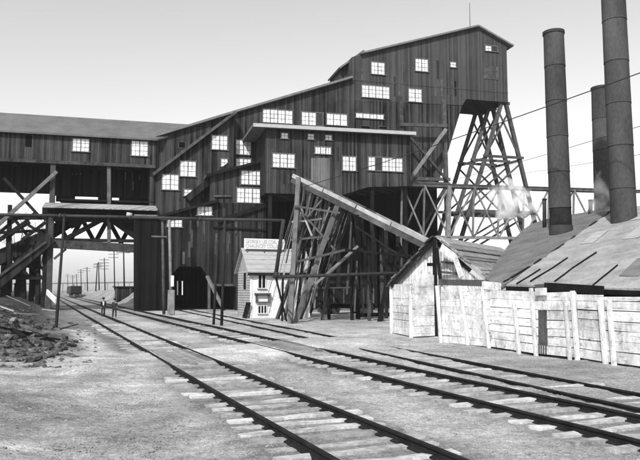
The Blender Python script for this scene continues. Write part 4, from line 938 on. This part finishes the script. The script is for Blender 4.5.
# ---- smokestacks
def stack(name, base, top, r0, r1, bands, label):
    t = thing(name, base, label, 'smokestack', 'iron smokestacks of the boiler house'); n = 28
    mb = MB(); ax = top - base; rings = 9; vs = []; fs = []
    prev = base
    for k in range(bands):
        a, b_ = base + ax*(k/bands), base + ax*((k + 1)/bands); ra, rb = r0 + (r1 - r0)*k/bands, r0 + (r1 - r0)*(k + 1)/bands
        MB().tube(a, b_, ra, rb - .012, n, cap=False).build('shell_section', 'stack_soot' if (k == 0 and bands == 6) else 'stack_iron', t, True)
        if k: MB().tube(a - ax.normalized()*.03, a + ax.normalized()*.03, ra + .006, ra + .006, n).build('seam_band', 'stack_iron', t, True)
    rim = MB(); rim.tube(top - ax.normalized()*.12, top + ax.normalized()*.03, r1 + .03, r1 + .03, n, cap=False); rim.tube(top - ax.normalized()*.1, top + ax.normalized()*.03, r1 - .05, r1 - .05, n, cap=False); rim.build('rim', 'stack_band', t, True)
    return t
s1b, s1t = D(561.5, 244, 34.6), D(553.5, 32.5, 34.6); stack('smokestack', s1b, s1t, .56, .535, 6, 'isolated iron smokestack, the leftmost, its full top visible')
s2b, s2t = D(624.5, 232, 32.0), D(610.5, -60, 32.0); stack('smokestack', s2b, s2t, .60, .56, 7, 'tallest iron smokestack at right edge, top running out of frame')
s3b, s3t = D(606, 214, 41.5), D(601.8, 88, 41.5); stack('smokestack', s3b, s3t, .68, .64, 4, 'short wide smokestack partly hidden behind the tallest one')
fl_ = MB(); fl_.tube(s1b + Vector((0, 0, .1)), s1b + Vector((0, 0, .95)), .62, .58, 20, cap=False); o = fl_.build('flashing', 'stack_band', BH, True)
for (x0, y0, y1, d_, r_, lb) in ((544.5, 199, 228, 37.5, .11, 'thin dark iron vent pipe left of the leftmost smokestack'), (590.5, 200, 219, 40.0, .12, 'short dark iron vent pipe between the smokestacks')):
    a, b_ = D(x0, y0, d_), D(x0, y1 + 3, d_); t = thing('vent_pipe', b_, lb, 'pipe'); MB().tube(b_, a, r_, r_, 12).build('pipe', 'iron', t, True); MB().tube(a - Vector((0, 0, .06)), a + Vector((0, 0, .02)), r_ + .025, r_ + .025, 12).build('collar', 'iron', t, True)

# steam
def steam(name, c, r, label, seed, dens):
    bm = bmesh.new(); bmesh.ops.create_icosphere(bm, subdivisions=4, radius=1)
    for v in bm.verts:
        nn = noise.fractal(v.co*1.3 + Vector((seed, 0, 0)), 1.0, 2.0, 4); v.co *= (1 + .55*nn); v.co = Vector((v.co.x*r[0], v.co.y*r[1], v.co.z*r[2]))
    me = bpy.data.meshes.new(name); bm.to_mesh(me); bm.free()
    if 'steam' not in MATS:
        m = bpy.data.materials.new('steam'); m.use_nodes = True; n = m.node_tree.nodes; n.clear(); o_ = n.new('ShaderNodeOutputMaterial'); v_ = n.new('ShaderNodeVolumePrincipled'); v_.inputs['Color'].default_value = (1, 1, 1, 1)
        tc = n.new('ShaderNodeNewGeometry'); tn = n.new('ShaderNodeTexNoise'); tn.inputs['Scale'].default_value = 1.1; tn.inputs['Detail'].default_value = 5; mr = n.new('ShaderNodeMapRange'); mr.inputs[1].default_value = .42; mr.inputs[2].default_value = .68; mr.inputs[3].default_value = 0; mr.inputs[4].default_value = dens
        l = m.node_tree.links; l.new(tc.outputs['Position'], tn.inputs['Vector']); l.new(tn.outputs[0], mr.inputs[0]); l.new(mr.outputs[0], v_.inputs['Density']); l.new(v_.outputs[0], o_.inputs['Volume']); MATS['steam'] = m
    o = put(name, me, 'steam', None, c); o['kind'] = 'stuff'; o['label'] = label; o['category'] = 'steam'; return o
steam('steam', D(513, 202, 62), (2.0, 1.6, 2.1), 'white puff of steam in front of the truss walkway', 3, 1.6)
steam('steam', D(600, 196, 39.5), (.55, .6, 1.3), 'thin steam beside the short wide smokestack', 8, 1.6)

# ================================================================== FAR: rail cars, viaduct, shed on the bank
for i, (d_, lb) in enumerate(((196, 'nearer dark hopper car standing on the far track'), (206.5, 'second dark hopper car, behind the nearer one on the far track'), (217, 'last dark hopper car of the row on the far track'))):
    c = B_MID + TD*((d_ - B_MID.y)/TD.y); c.z = .15; coal_car('hopper_car', c, math.atan2(TD.y, TD.x), lb, 9.0, 2.9, 2.2, 1.0, 'hopper cars on the far track')
VD = thing('far_viaduct', D(100, 291, 420), 'faint viaduct crossing the valley far beyond the bridge', 'viaduct')
va, vb = D(-20, 284.5, 420), D(135, 282.3, 420); beam('deck', va, vb, 3, .8, 'timber_grey', VD)
for k in range(14):
    p = va.lerp(vb, (k + .5)/14); beam('pier', Vector((p.x, p.y, -2)), p, .35, .5, 'timber_grey', VD)
q = D(123.5, 292, 112); q.z = gz(q); fr_s = Frame((q.x, q.y), R(-6)); BS = thing('bank_shed', q, 'low dark shed on the bank right of the track beyond the bridge', 'shed')
MB().fbox(fr_s, -1.5, 1.6, -4, 0, q.z - .3, q.z + 2.1).build('wall', 'dark_boards', BS); MB().fbox(fr_s, -1.8, 1.9, -4.3, .3, q.z + 2.104, q.z + 2.3).build('roof', 'timber_dark', BS)
for u in (-1.2, 1.2): MB().fbox(fr_s, u - .1, u + .1, .002, .12, q.z - .3, q.z + 2.1).build('corner_post', 'timber_mid', BS)

# ================================================================== BARE TREES seen through the trestle
def bare_tree(base, hgt, seed, label):
    rs = random.Random(seed); t = thing('bare_tree', base, label, 'tree', 'leafless trees behind the trestle'); tr, cr = MB(), MB()
    def grow(p, d, L, r, depth):
        q_ = p; n_ = 3
        for k in range(n_):
            d = (d + Vector((rs.uniform(-.18, .18), rs.uniform(-.18, .18), rs.uniform(-.05, .12)))).normalized(); e = q_ + d*(L/n_); r2 = r*.86
            (tr if depth < 1 else cr).tube(q_, e, r, r2, 6 if depth < 2 else 4, cap=False); q_ = e; r = r2
        if depth >= 5 or r < .008: return
        for k in range(3 if depth < 3 else 2):
            a = rs.uniform(0, 6.28); sp = rs.uniform(.35, .75); x = d.orthogonal().normalized(); y = d.cross(x); nd = (d + (x*math.cos(a) + y*math.sin(a))*sp + Vector((0, 0, .12))).normalized(); grow(q_, nd, L*rs.uniform(.62, .85), r*rs.uniform(.6, .8), depth + 1)
    grow(base - Vector((0, 0, .2)), Vector((0, 0, 1)), hgt*.28, hgt*.016, 0)
    tr.build('trunk', 'bark', t, True); cr.build('crown', 'bark', t, True)
for i, (x_, y_, d_, h_, lb) in enumerate(((14, 300, 105, 17, 'bare tree with fine branches, leftmost behind the trestle'), (36, 300, 112, 16, 'bare tree showing through the trestle left of the bridge post'), (-8, 300, 100, 15, 'bare tree at the very left edge of the picture'))):
    b_ = D(x_, y_, d_); b_.z = gz(b_); bare_tree(b_, h_, 5 + i, lb)

# ================================================================== RUBBLE on the left bank
def rock_mesh(seed):
    rs = random.Random(seed); bm = bmesh.new(); bmesh.ops.create_icosphere(bm, subdivisions=1, radius=1)
    for v in bm.verts: v.co *= rs.uniform(.68, 1.12); v.co.z *= .62; v.co.y *= .85
    me = bpy.data.meshes.new('rock'); bm.to_mesh(me); bm.free(); me.materials.append(MATS['rock']); return me
ROCKS = [rock_mesh(k) for k in range(8)]
for k in range(150):
    x_, y_ = (random.uniform(-10, 80), min(366, random.gauss(348, 9))) if k < 112 else (random.uniform(-5, 62), random.uniform(308, 334))
    if x_ > 50 and random.random() < .5: x_ -= 30
    p = GG(x_, y_); r_ = random.uniform(.08, .27) if k < 112 else random.uniform(.12, .3)
    o = put('rock', ROCKS[k % 8], None, None, p + Vector((0, 0, r_*.22))); o.scale = (r_, r_*random.uniform(.7, 1.1), r_*random.uniform(.7, 1.1)); o.rotation_euler = (rj(.5), rj(.5), random.uniform(0, 6.28))
    tag(o, 'broken grey rock lying in the rubble on the left bank', 'rock', 'rocks strewn over the left bank')
for k in range(16):
    a = GG(random.uniform(0, 62), random.uniform(305, 338)); ang = random.uniform(0, 6.28); L = random.uniform(.8, 2.4); b_ = a + Vector((math.cos(ang)*L, math.sin(ang)*L, 0)); b_.z = gz(b_) + random.uniform(0, .35)
    o = beam('scrap_plank', a + Vector((0, 0, .08)), b_ + Vector((0, 0, .1)), .16, .06, random.choice(('timber_pale', 'timber_mid', 'timber_dark')), None)
    tag(o, 'scrap plank lying among the rubble on the left bank', 'plank', 'scrap planks on the left bank')
def clods():
    vs, fs = [], []; n = 0
    while n < 2600:
        u = random.random()
        if u < .45: p = GG(min(95, random.gauss(25, 30)), min(367, random.gauss(338, 14)) if random.random() < .8 else random.uniform(303, 335)); r = random.uniform(.03, .16)
        elif u < .7: p = GG(random.uniform(-20, 190), random.uniform(358, 455)); r = random.uniform(.006, .03)
        else: p = GG(random.uniform(0, 640), random.uniform(335, 455)); r = random.uniform(.006, .022)
        if u > .45 and noise.noise(Vector((p.x*.6, p.y*.6, 3))) < .05: continue
        k = len(vs); a = random.random()*6
        for (dx, dy, dz) in ((1, 0, 0), (.2, .9, .1), (-.9, .2, 0), (-.1, -1, 0), (.1, .2, .8), (-.4, -.2, .6)):
            vs.append((p.x + r*(dx*math.cos(a) - dy*math.sin(a))*random.uniform(.7, 1.3), p.y + r*(dx*math.sin(a) + dy*math.cos(a))*random.uniform(.7, 1.3), p.z + r*.6*dz*random.uniform(.5, 1.2) - r*.1))
        fs.extend([(k, k+1, k+4), (k+1, k+2, k+5, k+4), (k+2, k+3, k+5), (k+3, k, k+4, k+5)]); n += 1
    me = bpy.data.meshes.new('coal_clods'); me.from_pydata(vs, [], fs); o = put('coal_clods', me, 'clod', None, (0, 0, 0)); o['kind'] = 'stuff'; o['label'] = 'dark coal clods and cinders scattered over bank and yard'; o['category'] = 'coal'
clods()
# white sloping guard board at the trestle foot
o = beam('guard_board', D(47, 292, 46), D(56, 301, 44), .1, .35, 'white_rail', None); tag(o, 'short white board slanting down beside the trestle foot', 'board')

# ================================================================== TWO MEN WALKING UP THE LINE
def skin_mesh(name, verts, edges, radii, root=0, sub=1):
    me = bpy.data.meshes.new(name); me.from_pydata(verts, edges, []); o = bpy.data.objects.new(name, me); COL.objects.link(o)
    sk = o.modifiers.new('skin', 'SKIN'); sk.use_smooth_shade = True
    for i, r_ in enumerate(radii):
        d = me.skin_vertices[0].data[i]; d.radius = r_ if isinstance(r_, tuple) else (r_, r_); d.use_root = (i == root)
    ss_ = o.modifiers.new('sub', 'SUBSURF'); ss_.levels = sub; ss_.render_levels = sub
    bpy.context.view_layer.update(); out = bpy.data.meshes.new_from_object(o.evaluated_get(bpy.context.evaluated_depsgraph_get())); bpy.data.objects.remove(o); return out
def person(base, hgt, face, label, stride=1, jacket='cloth_black', shirt=True, arms=0):
    t = thing('person', base, label, 'person', 'men walking up the line'); s = hgt/1.75; up = .0
    def V(x, y, z): return (x*s, y*s, z*s)
    f = stride
    J = [V(0, 0, .95), V(0, -.01, 1.12), V(0, 0, 1.34), V(0, .01, 1.46), V(0, -.02, 1.54), V(0, -.03, 1.66),
         V(-.17, 0, 1.40), V(-.205, .02*f, 1.14), V(-.19, -.10*f, .90), V(-.19, -.13*f, .82),
         V(.17, 0, 1.40), V(.205, -.02*f, 1.14), V(.19, .06*f - .06*arms, .90 + .12*arms), V(.20, .05*f - .1*arms, .82 + .16*arms),
         V(-.10, 0, .90), V(-.11, -.14*f, .50), V(-.11, -.17*f, .09), V(-.11, -.30*f, .04),
         V(.10, 0, .90), V(.11, .03*f, .50), V(.11, .22*f, .12), V(.11, .12*f, .05)]
    Ed = [(0, 1), (1, 2), (2, 3), (3, 4), (4, 5), (2, 6), (6, 7), (7, 8), (8, 9), (2, 10), (10, 11), (11, 12), (12, 13), (0, 14), (14, 15), (15, 16), (16, 17), (0, 18), (18, 19), (19, 20), (20, 21)]
    Rr = [(.14, .11), (.14, .11), (.15, .10), .06, (.075, .09), (.075, .09), .07, .05, .038, .04, .07, .05, .038, .04, .085, .062, .045, .04, .085, .062, .045, .04]
    Rr = [tuple(a*s for a in r_) if isinstance(r_, tuple) else r_*s for r_ in Rr]
    def place(me, name, mat):
        o = put(name, me, mat, t, base); o.rotation_euler.z = face; return o
    place(skin_mesh('body', J, Ed, Rr, 0, 2), 'body', 'skin')
    # jacket (torso + sleeves), trousers, hat, shirt front
    jv = [J[0][:2] + (.80*s,), J[1], J[2], J[3], J[6], J[7], J[8], J[10], J[11], J[12]]; je = [(0, 1), (1, 2), (2, 3), (2, 4), (4, 5), (5, 6), (2, 7), (7, 8), (8, 9)]
    jr = [(.19*s, .15*s), (.175*s, .14*s), (.18*s, .125*s), .075*s, .085*s, .068*s, .058*s, .085*s, .068*s, .058*s]
    place(skin_mesh('jacket', jv, je, jr, 1, 2), 'jacket', jacket)
    tv = [J[0], J[14], J[15], J[16], J[18], J[19], J[20]]; te = [(0, 1), (1, 2), (2, 3), (0, 4), (4, 5), (5, 6)]; tr = [(.16*s, .13*s), .105*s, .085*s, .075*s, .105*s, .085*s, .075*s]
    place(skin_mesh('trousers', tv, te, tr, 0, 2), 'trousers', 'cloth_grey')
    for a, b_ in ((16, 17), (20, 21)): place(skin_mesh('shoe', [J[a], J[b_]], [(0, 1)], [.058*s, .05*s], 0, 1), 'shoe', 'cloth_black')
    hat = MB(); hx_, hy = 0, -.03*s; hat.tube((hx_, hy, 1.70*s), (hx_, hy - .01*s, 1.715*s), .145*s, .14*s, 14); hat.tube((hx_, hy, 1.71*s), (hx_, hy, 1.80*s), .092*s, .078*s, 14); place(hat.mesh(), 'hat', 'cloth_black')
    if shirt:
        sh = MB(); sh.hexa([V(-.055, -.150, 1.06), V(.055, -.150, 1.06), V(.05, -.09, 1.06), V(-.05, -.09, 1.06), V(-.075, -.140, 1.40), V(.075, -.140, 1.40), V(.07, -.08, 1.40), V(-.07, -.08, 1.40)]); place(sh.mesh(), 'shirt_front', 'cloth_white')
    return t
p1 = GG(103, 316.8); p2_ = GG(114.3, 318.2)
tocam = math.atan2(-p1.x, p1.y)
person(p1, 1.62, tocam*.0 + R(22), 'man in dark jacket and white shirt walking between the rails', 1)
person(p2_, 1.58, R(24), 'man in dark jacket walking on the right, one forearm raised', -1, 'cloth_grey', False, 1)

# ================================================================== AIR
def haze():
    x0, x1, y0, y1, z0, z1 = -960, 960, -30, 1850, -3, 45
    mb = MB().hexa([(x0, y0, z0), (x1, y0, z0), (x1, y1, z0), (x0, y1, z0), (x0, y0, z1), (x1, y0, z1), (x1, y1, z1), (x0, y1, z1)])
    m = bpy.data.materials.new('haze'); m.use_nodes = True; n = m.node_tree.nodes; n.clear(); o_ = n.new('ShaderNodeOutputMaterial'); v_ = n.new('ShaderNodeVolumePrincipled')
    v_.inputs['Color'].default_value = (.95, .95, .95, 1); v_.inputs['Density'].default_value = 0.00017; v_.inputs['Anisotropy'].default_value = 0.0
    m.node_tree.links.new(v_.outputs[0], o_.inputs['Volume']); MATS['haze'] = m
    o = mb.build('haze', 'haze', None, loc=Vector((0, 0, 0))); o['kind'] = 'stuff'; o['label'] = 'thin pale haze over the whole yard'; o['category'] = 'haze'
haze()
